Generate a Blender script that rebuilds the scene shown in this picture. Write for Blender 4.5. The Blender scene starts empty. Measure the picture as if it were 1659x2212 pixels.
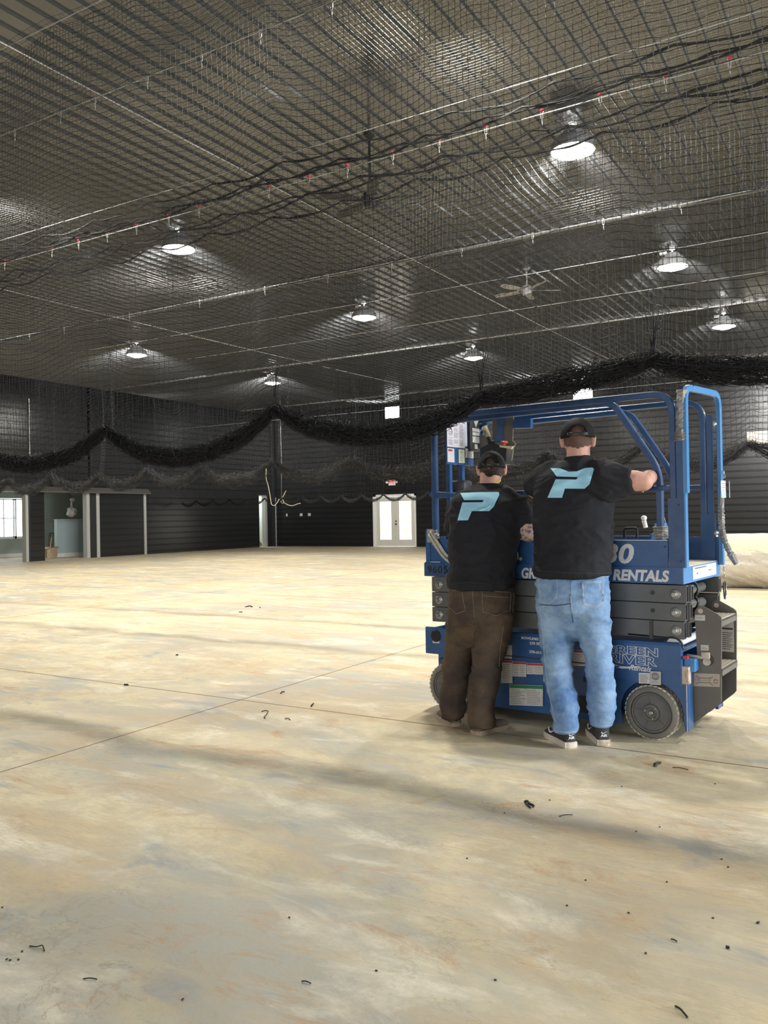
import bpy, bmesh, math, random
import numpy as np
from math import radians, sin, cos, tan, pi, hypot, atan2, sqrt
from mathutils import Vector, Matrix, noise
from mathutils.bvhtree import BVHTree

random.seed(7)
S = bpy.context.scene
COL = S.collection

# ------------------------------------------------------------------ camera
FPX, CXP, CYP = 1780.0, 829.5, 1106.0
YAW, PITCH, ROLL = radians(31), radians(.29), radians(1.0)
fwd = Vector((-sin(YAW) * cos(PITCH), cos(YAW) * cos(PITCH), sin(PITCH)))
r0 = Vector((cos(YAW), sin(YAW), 0)); u0 = r0.cross(fwd)
rt = cos(ROLL) * r0 - sin(ROLL) * u0
up = sin(ROLL) * r0 + cos(ROLL) * u0
CAM = Vector((0, 0, 1.3))
cd = bpy.data.cameras.new('camera'); cam = bpy.data.objects.new('camera', cd); COL.objects.link(cam)
cam.matrix_world = Matrix(((rt.x, up.x, -fwd.x, 0), (rt.y, up.y, -fwd.y, 0), (rt.z, up.z, -fwd.z, 1.3), (0, 0, 0, 1)))
cd.sensor_fit = 'VERTICAL'; cd.sensor_height = 24; cd.lens = 24 * FPX / 2212
cd.clip_start = .05; cd.clip_end = 300
S.camera = cam

# ------------------------------------------------------------------ world, lights, exposure
S.view_settings.view_transform = 'Standard'; S.view_settings.look = 'None'
S.view_settings.gamma = 1; S.view_settings.use_curve_mapping = False
S.view_settings.exposure = -0.08
w = bpy.data.worlds.new('sky'); S.world = w; w.use_nodes = True
w.node_tree.nodes['Background'].inputs[0].default_value = (.80, .90, 1, 1)
w.node_tree.nodes['Background'].inputs[1].default_value = 2.5
S.cycles.max_bounces = 7; S.cycles.diffuse_bounces = 4; S.cycles.glossy_bounces = 3
S.cycles.use_denoising = True
S.cycles.sample_clamp_indirect = 6
LAMP_W = 285          # each high bay lamp
CEILING_FILL_W = 5500          # added spots that brighten the ceiling sheets beyond the lamps
DAY_W = 2100          # daylight through the open overhead door on the right

def area(name, loc, direction, sx, sy, power, col, spread=pi, shape='RECTANGLE'):
    l = bpy.data.lights.new(name, 'AREA'); l.shape = shape; l.size = sx
    if shape in ('RECTANGLE', 'ELLIPSE'): l.size_y = sy
    l.energy = power; l.color = col; l.spread = spread
    o = bpy.data.objects.new(name, l); COL.objects.link(o); o.location = loc
    o.rotation_euler = Vector(direction).to_track_quat('-Z', 'Y').to_euler()
    return o
area('daylight_overhead_door', (11.7, 6.0, 2.3), (-1, 0, -.10), 7.5, 4.2, DAY_W, (.86, .94, 1))
area('front_fill', (-1.5, -7.7, 2.0), (-.1, 1, .55), 7, 3.4, 900, (.97, .98, 1))  # unseen fill added behind the camera, tilted up at the near ceiling
area('stairwell_fill', (-25.2, 29.7, 2.6), (0, 0, -1), .5, .5, 60, (.95, 1, .97))  # unseen fill added to brighten the stairwell
area('side_room_fill', (-28.4, 16.2, 1.9), (1, 0, 0), 4, 2.0, 420, (.92, .97, 1))  # fill added to lift the side room, apart from its windows

# ------------------------------------------------------------------ pixel -> point helpers (only used to place things)
def ray(x, y): return fwd + rt * ((x - CXP) / FPX) - up * ((y - CYP) / FPX)
def hitp(x, y, P, n):
    d = ray(x, y); n = Vector(n); t = (Vector(P) - CAM).dot(n) / d.dot(n); return CAM + d * t
def G(x, y, z=0): return hitp(x, y, (0, 0, z), (0, 0, 1))
def YP(x, y, Y): return hitp(x, y, (0, Y, 0), (0, 1, 0))
def XP(x, y, X): return hitp(x, y, (X, 0, 0), (1, 0, 0))
# the lift's own frame
LA = radians(-5.43)
LO = Vector((-1.772, 5.248, 0)); LU = Vector((cos(LA), sin(LA), 0)); LV = Vector((-sin(LA), cos(LA), 0))
def loc(P): d = P - LO; return Vector((d.dot(LU), d.dot(LV), P.z))
def FV(x, y, v): return loc(hitp(x, y, LO + LV * v, LV))      # on a lift plane of constant v
def FU(x, y, u): return loc(hitp(x, y, LO + LU * u, LU))
def lray(x, y):
    d = ray(x, y); return Vector((d.dot(LU), d.dot(LV), d.z)).normalized()
LCAM = loc(CAM)

# ------------------------------------------------------------------ materials
def mat(name, col, rough=.5, metal=0, spec=.5, emis=None, es=0, alpha=1, bump=None, vary=None, trans=0, coat=0, dist=.01):
    m = bpy.data.materials.new(name); m.use_nodes = True; nt = m.node_tree
    b = nt.nodes['Principled BSDF']
    b.inputs['Base Color'].default_value = (*col, 1); b.inputs['Roughness'].default_value = rough
    b.inputs['Metallic'].default_value = metal; b.inputs['Specular IOR Level'].default_value = spec
    b.inputs['Transmission Weight'].default_value = trans; b.inputs['Coat Weight'].default_value = coat
    if emis: b.inputs['Emission Color'].default_value = (*emis, 1); b.inputs['Emission Strength'].default_value = es
    if vary or bump:
        tc = nt.nodes.new('ShaderNodeTexCoord')
    if vary:      # (scale, other colour, lo, hi)
        sc, c2, lo, hi = vary
        nz = nt.nodes.new('ShaderNodeTexNoise'); nz.inputs['Scale'].default_value = sc; nz.inputs['Detail'].default_value = 6
        nz.inputs['Roughness'].default_value = .65
        nt.links.new(tc.outputs['Object'], nz.inputs['Vector'])
        rp = nt.nodes.new('ShaderNodeValToRGB'); rp.color_ramp.elements[0].position = lo; rp.color_ramp.elements[1].position = hi
        rp.color_ramp.elements[0].color = (*col, 1); rp.color_ramp.elements[1].color = (*c2, 1)
        nt.links.new(nz.outputs['Fac'], rp.inputs[0]); nt.links.new(rp.outputs[0], b.inputs['Base Color'])
    if bump:      # (scale, strength)
        n2 = nt.nodes.new('ShaderNodeTexNoise'); n2.inputs['Scale'].default_value = bump[0]; n2.inputs['Detail'].default_value = 4
        nt.links.new(tc.outputs['Object'], n2.inputs['Vector'])
        bp = nt.nodes.new('ShaderNodeBump'); bp.inputs['Strength'].default_value = bump[1]; bp.inputs['Distance'].default_value = dist
        nt.links.new(n2.outputs['Fac'], bp.inputs['Height']); nt.links.new(bp.outputs[0], b.inputs['Normal'])
    return m

M = {}
M['blue'] = mat('blue_paint', (.018, .075, .215), .38, spec=.5, vary=(9, (.04, .11, .25), .35, .9), coat=.15)
M['blue_dark'] = mat('blue_paint_dark', (.015, .055, .16), .45, vary=(14, (.05, .10, .20), .4, .85))  # darker blue with lighter mottling, for front rails, posts and yokes
M['blue_lit'] = mat('blue_paint_lit', (.05, .21, .48), .35, vary=(9, (.07, .24, .48), .4, .9))  # blue lightened to hold the daylight on the lift's right-hand parts
M['grey_steel'] = mat('grey_painted_steel', (.085, .088, .088), .42, spec=.5, vary=(6, (.12, .12, .115), .4, .8))
M['grey_dark'] = mat('dark_grey_steel', (.03, .03, .03), .5)
M['black'] = mat('black_plastic', (.008, .008, .009), .45)
M['brown_grey'] = mat('taupe_painted_steel', (.13, .118, .10), .5, vary=(5, (.10, .09, .08), .4, .8))
M['steel'] = mat('bare_steel', (.45, .45, .44), .35, metal=.9)
M['zinc'] = mat('zinc_bolt', (.30, .29, .27), .4, metal=.7)
M['white'] = mat('white_paint', (.78, .78, .76), .45)
M['letter'] = mat('decal_white', (.62, .62, .62), .45, vary=(40, (.45, .47, .52), .55, .62))
M['decal'] = mat('decal_paper', (.60, .58, .54), .5, vary=(30, (.42, .40, .36), .45, .8))
M['red'] = mat('decal_red', (.42, .03, .04), .45)
M['green'] = mat('decal_green', (.02, .20, .08), .45)
M['ink'] = mat('decal_ink', (.05, .05, .05), .6)
M['tire'] = mat('sunlit_tyre_tread', (.62, .58, .48), .8, vary=(18, (.30, .28, .23), .4, .75))  # near-white base colour carries the sunlight on the treads
M['tire_side'] = mat('grey_rubber', (.16, .15, .13), .7, vary=(9, (.23, .21, .17), .4, .8))
M['rim'] = mat('wheel_centre', (.10, .095, .09), .55, vary=(7, (.15, .14, .12), .4, .8))
M['net'] = mat('black_nylon_twine', (.010, .010, .012), .55, spec=.35)
M['net_far'] = mat('black_nylon_twine_far', (.014, .014, .016), .45, spec=.5)
M['cable'] = mat('galvanised_wire', (.50, .50, .50), .35, metal=.5)
M['tape'] = mat('duct_tape', (.30, .29, .27), .5, vary=(25, (.18, .17, .15), .4, .7), bump=(30, .8))
M['skin'] = mat('skin', (.56, .29, .22), .55, vary=(22, (.62, .36, .28), .4, .75), bump=(150, .15))
M['tattoo'] = mat('tattooed_skin', (.50, .36, .30), .55, vary=(38, (.13, .11, .11), .50, .58))
M['hair'] = mat('brown_hair', (.045, .025, .015), .55, bump=(120, 1))
M['short_hair'] = mat('clipped_hair', (.16, .09, .065), .8, bump=(300, 1))
M['shirt'] = mat('black_cotton', (.018, .018, .022), .9, spec=.25, bump=(9, .35), dist=.03)
M['emblem'] = mat('light_blue_print', (.30, .58, .74), .8, bump=(14, .3), dist=.02)
M['cap'] = mat('black_cap_cloth', (.005, .005, .006), .75, spec=.2, vary=(26, (.02, .02, .022), .52, .8))
M['cap_print'] = mat('cap_grey_print', (.10, .10, .10), .6)
M['jeans'] = mat('blue_denim', (.085, .17, .34), .9, spec=.15, vary=(4.5, (.30, .43, .60), .36, .66), bump=(12, .5), dist=.02)
M['stitch'] = mat('denim_stitching', (.50, .56, .62), .9)
M['seam_dark'] = mat('denim_dark_seam', (.05, .09, .17), .9)  # darker denim tone for the seam lines
M['work'] = mat('brown_canvas', (.060, .047, .040), .92, spec=.1, vary=(4.0, (.135, .095, .058), .42, .72), bump=(12, .5), dist=.02)
M['work_stitch'] = mat('tan_stitching', (.24, .19, .13), .9)
M['boot'] = mat('dusty_suede_boot', (.13, .10, .075), .9, vary=(18, (.19, .15, .11), .4, .8))
M['sole'] = mat('tan_rubber_sole', (.33, .26, .19), .8)
M['sneaker'] = mat('charcoal_mesh_trainer', (.035, .033, .032), .8, vary=(12, (.07, .062, .055), .4, .8))
M['midsole'] = mat('dirty_white_midsole', (.66, .58, .50), .7, vary=(14, (.42, .28, .18), .52, .75))
M['yellow'] = mat('yellow_lanyard', (.75, .62, .08), .6)
M['trim'] = mat('light_trim', (.38, .38, .36), .5)
M['trim_dark'] = mat('dark_trim', (.02, .022, .025), .4)
M['sage'] = mat('sage_painted_wall', (.36, .40, .36), .8)
M['wood'] = mat('plywood', (.42, .30, .18), .7, vary=(7, (.55, .42, .27), .4, .8))
M['counter'] = mat('pale_blue_half_wall', (.42, .52, .54), .7)
M['plastic_bag'] = mat('white_plastic_bag', (.75, .74, .73), .4)
M['bag_red'] = mat('pink_print_bag', (.55, .15, .2), .4)
M['clip_red'] = mat('red_clip_sleeve', (.50, .03, .06), .4)
M['window'] = mat('daylit_window_glass', (.8, .9, .95), .2, emis=(.95, 1, 1), es=6)
M['lamp'] = mat('lamp_lens', (1, 1, 1), .3, emis=(1, .985, .93), es=30)
M['lamp_body'] = mat('lamp_housing', (.30, .30, .30), .4)
M['exit'] = mat('exit_sign_red', (.8, .05, .05), .4, emis=(1, .06, .05), es=1.2)
M['debris'] = mat('net_scrap', (.012, .015, .012), .6)
M['deck'] = mat('dusty_deck', (.55, .47, .38), .8)
M['wrap'] = mat('clear_plastic_wrap', (.50, .46, .40), .28, vary=(2.5, (.50, .42, .32), .35, .75), bump=(5, 1), dist=.05)
M['foam'] = mat('cream_turf_backing', (.62, .58, .42), .8, bump=(14, 1), dist=.04)
M['rope'] = mat('cream_rope', (.62, .58, .36), .7)
M['beige_panel'] = mat('daylit_translucent_panel', (.7, .64, .52), .6, emis=(.95, .88, .74), es=.55)

def nodes_mat(name):
    m = bpy.data.materials.new(name); m.use_nodes = True; nt = m.node_tree
    return m, nt, nt.nodes['Principled BSDF']
def N(nt, t, **kw):
    n = nt.nodes.new(t)
    for k, v in kw.items():
        if k in n.inputs.keys(): n.inputs[k].default_value = v
        else: setattr(n, k, v)
    return n
def ramp(nt, src, stops):
    r = nt.nodes.new('ShaderNodeValToRGB'); cr = r.color_ramp
    while len(cr.elements) < len(stops): cr.elements.new(.5)
    for e, (p, c) in zip(cr.elements, stops): e.position = p; e.color = (*c, 1) if len(c) == 3 else c
    nt.links.new(src, r.inputs[0]); return r.outputs[0]
def mix(nt, fac, a, b, t='MIX'):
    n = nt.nodes.new('ShaderNodeMix'); n.data_type = 'RGBA'; n.blend_type = t
    if isinstance(fac, float): n.inputs[0].default_value = fac
    else: nt.links.new(fac, n.inputs[0])
    for i, v in ((6, a), (7, b)):
        if isinstance(v, tuple): n.inputs[i].default_value = (*v, 1)
        else: nt.links.new(v, n.inputs[i])
    return n.outputs[2]

# concrete floor: dusty pale slab, clay smears, trowel marks, blue grey patches, saw cut joints
m, nt, b = nodes_mat('concrete_floor'); M['floor'] = m
geo = N(nt, 'ShaderNodeNewGeometry'); pos = geo.outputs['Position']
def mapped(scale, rot=0, off=(0, 0, 0)):
    mp = N(nt, 'ShaderNodeMapping'); mp.inputs['Scale'].default_value = scale; mp.inputs['Rotation'].default_value = (0, 0, rot)
    mp.inputs['Location'].default_value = off
    nt.links.new(pos, mp.inputs[0]); return mp.outputs[0]
def nz(vec, sc, det=6, ro=.6, dis=0):
    n = N(nt, 'ShaderNodeTexNoise', Scale=sc, Detail=det, Roughness=ro, Distortion=dis); nt.links.new(vec, n.inputs['Vector']); return n.outputs['Fac']
def R2(v, lo, hi, k=1.0): return ramp(nt, v, [(lo, (0, 0, 0)), (hi, (k, k, k))])
base = ramp(nt, nz(pos, .30, 4, .55), [(.32, (.55, .45, .32)), (.5, (.64, .55, .36)), (.68, (.71, .62, .42))])
c = mix(nt, R2(nz(mapped((1, 1.8, 1), .6), .55, 8, .68, .7), .45, .58, .8), base, (.37, .375, .35))          # cement grey
c = mix(nt, R2(nz(mapped((1, 2.2, 1), .9, (3, 1, 0)), .65, 8, .68, .9), .48, .61, .7), c, (.54, .41, .24))      # clay haze
c = mix(nt, R2(nz(mapped((1, 2.4, 1), .75, (7, 4, 0)), 1.2, 9, .72, 1.2), .55, .66, .85), c, (.47, .27, .13))   # rust smears
c = mix(nt, R2(nz(mapped((1, 2.6, 1), .4, (1, 9, 0)), 1.0, 7, .62, .9), .585, .66, .75), c, (.28, .305, .33))    # blue grey blots
c = mix(nt, R2(nz(mapped((1, 2.6, 1), .55, (11, 2, 0)), 1.3, 8, .66, .6), .52, .66, .8), c, (.76, .70, .56))      # chalky bands
def brush(rot, off, k, col, sc=10.0):
    global c
    st = R2(nz(mapped((1, 9, 1), rot, off), sc, 6, .7), .50, .64)
    mk = R2(nz(mapped((1, 1, 1), 0, off), .6, 5, .6), .50, .62, k)
    c = mix(nt, mix(nt, 1.0, st, mk, 'MULTIPLY'), c, col)
brush(.95, (5, 5, 0), .55, (.45, .31, .18)); brush(1.5, (15, 2, 0), .6, (.45, .33, .21)); brush(2.3, (9, 12, 0), .4, (.42, .37, .28))
# hairline crazing and grit
rg = nz(mapped((1, 1.6, 1), .7), 2.2, 9, .68, .5)
md = N(nt, 'ShaderNodeMath', operation='SUBTRACT'); nt.links.new(rg, md.inputs[0]); md.inputs[1].default_value = .5
ab = N(nt, 'ShaderNodeMath', operation='ABSOLUTE'); nt.links.new(md.outputs[0], ab.inputs[0])
ln = ramp(nt, ab.outputs[0], [(0, (.55, .55, .55)), (.012, (0, 0, 0))])
mk = R2(nz(pos, 1.1, 5, .6), .48, .62)
c = mix(nt, mix(nt, 1.0, ln, mk, 'MULTIPLY'), c, (.27, .20, .13))
c = mix(nt, R2(nz(pos, 30, 6, .75), .57, .74, .5), c, (.32, .25, .17))
c = mix(nt, ramp(nt, nz(pos, 6, 8, .75), [(.40, (.5, .5, .5)), (.56, (0, 0, 0))]), c, (.45, .39, .29))
nt.links.new(c, b.inputs['Base Color'])
b.inputs['Roughness'].default_value = .62; b.inputs['Specular IOR Level'].default_value = .35
bp = N(nt, 'ShaderNodeBump', Strength=.25, Distance=.01); nt.links.new(nz(pos, 12, 6, .7), bp.inputs['Height']); nt.links.new(bp.outputs[0], b.inputs['Normal'])

def sheet_metal(name, col, rough, spec=.5, var=.1, metal=0.0, coat=0, ior=1.5, bs=.12):
    m, nt, b = nodes_mat(name)
    geo = N(nt, 'ShaderNodeNewGeometry')
    n = N(nt, 'ShaderNodeTexNoise', Scale=.8, Detail=4.0); nt.links.new(geo.outputs['Position'], n.inputs['Vector'])
    c = ramp(nt, n.outputs['Fac'], [(.3, col), (.7, tuple(x * (1 + var) for x in col))])
    nt.links.new(c, b.inputs['Base Color'])
    b.inputs['Roughness'].default_value = rough; b.inputs['Specular IOR Level'].default_value = spec
    b.inputs['Metallic'].default_value = metal; b.inputs['Coat Weight'].default_value = coat; b.inputs['Coat Roughness'].default_value = .22; b.inputs['IOR'].default_value = ior
    n2 = N(nt, 'ShaderNodeTexNoise', Scale=1.6, Detail=2.0); nt.links.new(geo.outputs['Position'], n2.inputs['Vector'])
    bp = N(nt, 'ShaderNodeBump', Strength=bs, Distance=.03); nt.links.new(n2.outputs['Fac'], bp.inputs['Height']); nt.links.new(bp.outputs[0], b.inputs['Normal'])
    return m
M['ceiling'] = sheet_metal('charcoal_ceiling_sheet', (.125, .128, .130), .15, .6, metal=.55, bs=.05)
M['siding'] = sheet_metal('black_wall_siding', (.009, .0095, .011), .28, .55)
M['siding2'] = sheet_metal('black_low_siding', (.012, .0125, .0135), .24, .75)
M['matte_black'] = mat('black_liner', (.01, .01, .011), .6)

# stained glass like blur seen through the door panes
m, nt, b = nodes_mat('painted_door_glass'); M['door_glass'] = m
tc = N(nt, 'ShaderNodeNewGeometry')
def dn(off, sc):
    mp = N(nt, 'ShaderNodeMapping'); mp.inputs['Location'].default_value = off; nt.links.new(tc.outputs['Position'], mp.inputs[0])
    n = N(nt, 'ShaderNodeTexNoise', Scale=sc, Detail=3.0); nt.links.new(mp.outputs[0], n.inputs['Vector']); return n.outputs['Fac']
c = mix(nt, ramp(nt, dn((0, 0, 0), 5), [(.52, (0, 0, 0)), (.60, (.8, .8, .8))]), (1., 1., .98), (1., .62, .25))
c = mix(nt, ramp(nt, dn((4, 0, 2), 7), [(.62, (0, 0, 0)), (.68, (.8, .8, .8))]), c, (.62, .25, .38))
c = mix(nt, ramp(nt, dn((9, 0, 5), 6), [(.58, (0, 0, 0)), (.66, (.7, .7, .7))]), c, (.45, .62, .45))
nt.links.new(c, b.inputs['Base Color']); nt.links.new(c, b.inputs['Emission Color']); b.inputs['Emission Strength'].default_value = 1.35

# ------------------------------------------------------------------ mesh helpers
def tag(o, label=None, cat=None, group=None, kind=None):
    if label: o['label'] = label
    if cat: o['category'] = cat
    if group: o['group'] = group
    if kind: o['kind'] = kind
    return o
def empty(name, loc=(0, 0, 0), rz=0):
    o = bpy.data.objects.new(name, None); COL.objects.link(o); o.location = loc; o.rotation_euler = (0, 0, rz)
    o.empty_display_size = .1; return o
def link(name, me, mats, parent=None, smooth=False):
    for mm in (mats if isinstance(mats, (list, tuple)) else [mats]): me.materials.append(mm)
    o = bpy.data.objects.new(name, me); COL.objects.link(o)
    if parent: o.parent = parent
    if smooth: me.polygons.foreach_set('use_smooth', [True] * len(me.polygons))
    return o

class MB:
    def __init__(s): s.bm = bmesh.new(); s.mi = 0
    def faces(s, vs, fs):
        bv = [s.bm.verts.new(v) for v in vs]
        for f in fs:
            try: fc = s.bm.faces.new([bv[i] for i in f]); fc.material_index = s.mi
            except ValueError: pass
        return bv
    def box(s, c, size, rot=None, bev=0):
        x, y, z = size[0] / 2, size[1] / 2, size[2] / 2
        vs = [Vector((sx * x, sy * y, sz * z)) for sx in (-1, 1) for sy in (-1, 1) for sz in (-1, 1)]
        if rot is not None: vs = [rot @ v for v in vs]
        vs = [v + Vector(c) for v in vs]
        bv = s.faces(vs, [(0, 1, 3, 2), (4, 6, 7, 5), (0, 4, 5, 1), (2, 3, 7, 6), (0, 2, 6, 4), (1, 5, 7, 3)])
        if bev:
            ed = set(e for v in bv for e in v.link_edges)
            r = bmesh.ops.bevel(s.bm, geom=list(ed), offset=bev, segments=2, affect='EDGES', profile=.5)
            for f in r['faces']: f.material_index = s.mi
        return s
    def b2(s, lo, hi, bev=0):
        lo, hi = Vector(lo), Vector(hi); d = hi - lo
        return s.box((lo + hi) / 2, (abs(d.x), abs(d.y), abs(d.z)), None, bev)
    def sweep(s, pts, prof, closed_prof=True, up=Vector((0, 0, 1)), caps=True, closed=False):
        pts = [Vector(p) for p in pts]; n = len(pts); rings = []
        for i, p in enumerate(pts):
            if closed: t = pts[(i + 1) % n] - pts[i - 1]
            else: t = (pts[min(i + 1, n - 1)] - pts[max(i - 1, 0)])
            t.normalize()
            a = up.cross(t)
            if a.length < 1e-3: a = Vector((1, 0, 0)).cross(t)
            if a.length < 1e-3: a = Vector((0, 1, 0)).cross(t)
            a.normalize(); bb = t.cross(a)
            # keep the width through mitred corners
            rings.append([s.bm.verts.new(p + a * q[0] + bb * q[1]) for q in prof])
        k = len(prof); m_ = n if closed else n - 1
        for i in range(m_):
            A, B = rings[i], rings[(i + 1) % n]
            for j in range(k):
                f = s.bm.faces.new((A[j], A[(j + 1) % k], B[(j + 1) % k], B[j])); f.material_index = s.mi
        if caps and not closed:
            for rr in (rings[0][::-1], rings[-1]):
                f = s.bm.faces.new(rr); f.material_index = s.mi
        return s
    def tube(s, pts, r, n=8, **k):
        return s.sweep(pts, [(r * cos(2 * pi * i / n), r * sin(2 * pi * i / n)) for i in range(n)], **k)
    def rect(s, pts, w_, h_, **k):
        c = min(w_, h_) * .14; a, b_ = w_ / 2, h_ / 2
        return s.sweep(pts, [(a - c, -b_), (a, -b_ + c), (a, b_ - c), (a - c, b_), (-a + c, b_), (-a, b_ - c), (-a, -b_ + c), (-a + c, -b_)], **k)
    def prism(s, poly, axis, a, b_):
        # poly is 2-D; axis 0/1/2 is the extruded axis; a..b_ its range
        def P(q, t):
            l = [q[0], q[1]]; l.insert(axis, t); return Vector(l)
        n = len(poly)
        A = [s.bm.verts.new(P(q, a)) for q in poly]; B = [s.bm.verts.new(P(q, b_)) for q in poly]
        for f in (A[::-1], B): s.bm.faces.new(f).material_index = s.mi
        for i in range(n): s.bm.faces.new((A[i], A[(i + 1) % n], B[(i + 1) % n], B[i])).material_index = s.mi
        return s
    def lathe(s, c, prof, axis=Vector((0, 0, 1)), n=24):
        # prof: (r, h) pairs along the axis
        axis = Vector(axis).normalized(); a = axis.orthogonal().normalized(); bb = axis.cross(a); c = Vector(c); rings = []
        for r, h in prof:
            if r < 1e-5: rings.append([s.bm.verts.new(c + axis * h)])
            else: rings.append([s.bm.verts.new(c + axis * h + (a * cos(2 * pi * i / n) + bb * sin(2 * pi * i / n)) * r) for i in range(n)])
        for A, B in zip(rings, rings[1:]):
            for i in range(n):
                j = (i + 1) % n
                if len(A) == 1 and len(B) == 1: continue
                if len(A) == 1: f = s.bm.faces.new((A[0], B[i], B[j]))
                elif len(B) == 1: f = s.bm.faces.new((A[i], A[j], B[0]))
                else: f = s.bm.faces.new((A[i], A[j], B[j], B[i]))
                f.material_index = s.mi
        return s
    def ball(s, c, r, rot=None, n=16):
        rx, ry, rz = r if isinstance(r, (tuple, list)) else (r, r, r)
        mt = Matrix.Translation(c) @ (rot.to_4x4() if rot is not None else Matrix.Identity(4)) @ Matrix.Diagonal((rx, ry, rz, 1))
        o = bmesh.ops.create_uvsphere(s.bm, u_segments=n, v_segments=n * 2 // 3, radius=1, matrix=mt)
        for v in o['verts']:
            for f in v.link_faces: f.material_index = s.mi
        return s
    def build(s, name, mats, parent=None, smooth=False, fix=True):
        if fix: bmesh.ops.recalc_face_normals(s.bm, faces=s.bm.faces)
        me = bpy.data.meshes.new(name); s.bm.to_mesh(me); s.bm.free()
        o = link(name, me, mats, parent, smooth)
        if smooth == 'auto':
            me.polygons.foreach_set('use_smooth', [True] * len(me.polygons)); me.set_sharp_from_angle(angle=radians(35))
        return o

def arc(c, r, a0, a1, n, ex, ey):
    c, ex, ey = Vector(c), Vector(ex), Vector(ey)
    return [c + ex * (r * cos(radians(a0 + (a1 - a0) * i / n))) + ey * (r * sin(radians(a0 + (a1 - a0) * i / n))) for i in range(n + 1)]
def fillet(pts, r, n=6):
    pts = [Vector(p) for p in pts]; out = [pts[0]]
    for i in range(1, len(pts) - 1):
        a, p, b_ = pts[i - 1], pts[i], pts[i + 1]
        d1, d2 = (a - p), (b_ - p); rr = r[i - 1] if isinstance(r, (list, tuple)) else r
        rr = min(rr, d1.length * .49, d2.length * .49)
        if rr < 1e-4: out.append(p); continue
        s0, s1 = p + d1.normalized() * rr, p + d2.normalized() * rr
        for k in range(n + 1):
            t = k / n; out.append(s0 * (1 - t) ** 2 + p * 2 * t * (1 - t) + s1 * t * t)
    out.append(pts[-1]); return out

def text_mesh(txt, size, offset=0.0, shear=0.0, align='CENTER', extrude=.0008, sx=1.0, spacing=1.0):
    cu = bpy.data.curves.new('t', 'FONT'); cu.body = txt; cu.size = size; cu.offset = offset; cu.shear = shear
    cu.align_x = align; cu.align_y = 'CENTER'; cu.extrude = extrude; cu.resolution_u = 4; cu.space_character = spacing
    o = bpy.data.objects.new('t', cu); COL.objects.link(o)
    bpy.context.view_layer.update()
    me = bpy.data.meshes.new_from_object(o.evaluated_get(bpy.context.evaluated_depsgraph_get()))
    bpy.data.objects.remove(o); bpy.data.curves.remove(cu)
    if sx != 1: me.transform(Matrix.Diagonal((sx, 1, 1, 1)))
    return me
def text_on(name, txt, size, origin, ex, ey, mats, parent, **k):
    me = text_mesh(txt, size, **k); ex, ey = Vector(ex).normalized(), Vector(ey).normalized(); ez = ex.cross(ey); o = Vector(origin)
    me.transform(Matrix(((ex.x, ey.x, ez.x, o.x), (ex.y, ey.y, ez.y, o.y), (ex.z, ey.z, ez.z, o.z), (0, 0, 0, 1))))
    return link(name, me, mats, parent)

# fast strands: many polylines of equal length as three-sided tubes in one mesh
def strands(lines, r, name, material, parent=None, sides=3):
    V, Fc, off = [], [], 0
    for L in lines:
        P = np.asarray(L, dtype=np.float32)
        if len(P) < 2: continue
        T = np.empty_like(P); T[1:-1] = P[2:] - P[:-2]; T[0] = P[1] - P[0]; T[-1] = P[-1] - P[-2]
        T /= np.linalg.norm(T, axis=1, keepdims=True) + 1e-9
        ref = np.where(np.abs(T[:, 2:3]) > .8, np.array([[1., 0, 0]]), np.array([[0, 0, 1.]]))
        A = np.cross(ref, T); A /= np.linalg.norm(A, axis=1, keepdims=True) + 1e-9; B = np.cross(T, A)
        n = len(P); rad = r if np.isscalar(r) else r
        ring = [P + rad * (cos(2 * pi * j / sides) * A + sin(2 * pi * j / sides) * B) for j in range(sides)]
        V.append(np.stack(ring, 1).reshape(-1, 3))
        i = np.arange(n - 1)[:, None] * sides; j = np.arange(sides)[None, :]; j2 = (j + 1) % sides
        Fc.append((np.stack([i + j, i + j2, i + sides + j2, i + sides + j], -1).reshape(-1, 4) + off))
        off += n * sides
    V = np.concatenate(V); Fc = np.concatenate(Fc)
    me = bpy.data.meshes.new(name)
    me.vertices.add(len(V)); me.vertices.foreach_set('co', V.ravel())
    me.loops.add(Fc.size); me.loops.foreach_set('vertex_index', Fc.ravel().astype(np.int32))
    me.polygons.add(len(Fc)); me.polygons.foreach_set('loop_start', np.arange(0, Fc.size, 4, dtype=np.int32))
    me.update(calc_edges=True)
    return link(name, me, material, parent, smooth=True)

# ------------------------------------------------------------------ the setting
XL, YB, XR, YF, ZC = -24.1, 30.2, 12.0, -8.0, 6.1
def structure(name, mb, mats, **k): o = mb.build(name, mats, **k); o['kind'] = 'structure'; return o

mb = MB(); mb.b2((XL - 4.6, YF - .2, -.12), (XR + .2, YB + .4, 0)); structure('floor', mb, M['floor'])
# saw cut joints, cut as thin dark grooves lying in the slab
mb = MB()
for x in (-3.95, -10.25, -16.6, 2.3):
    mb.b2((x - .004, YF, .0002), (x + .004, YB, .0012))
for y in (4.53, 10.9, 17.2, 23.6):
    mb.b2((XL, y - .004, .0002), (XR, y + .004, .0012))
structure('trim_1', mb, mat('joint_dark', (.20, .14, .08), .9))

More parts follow.
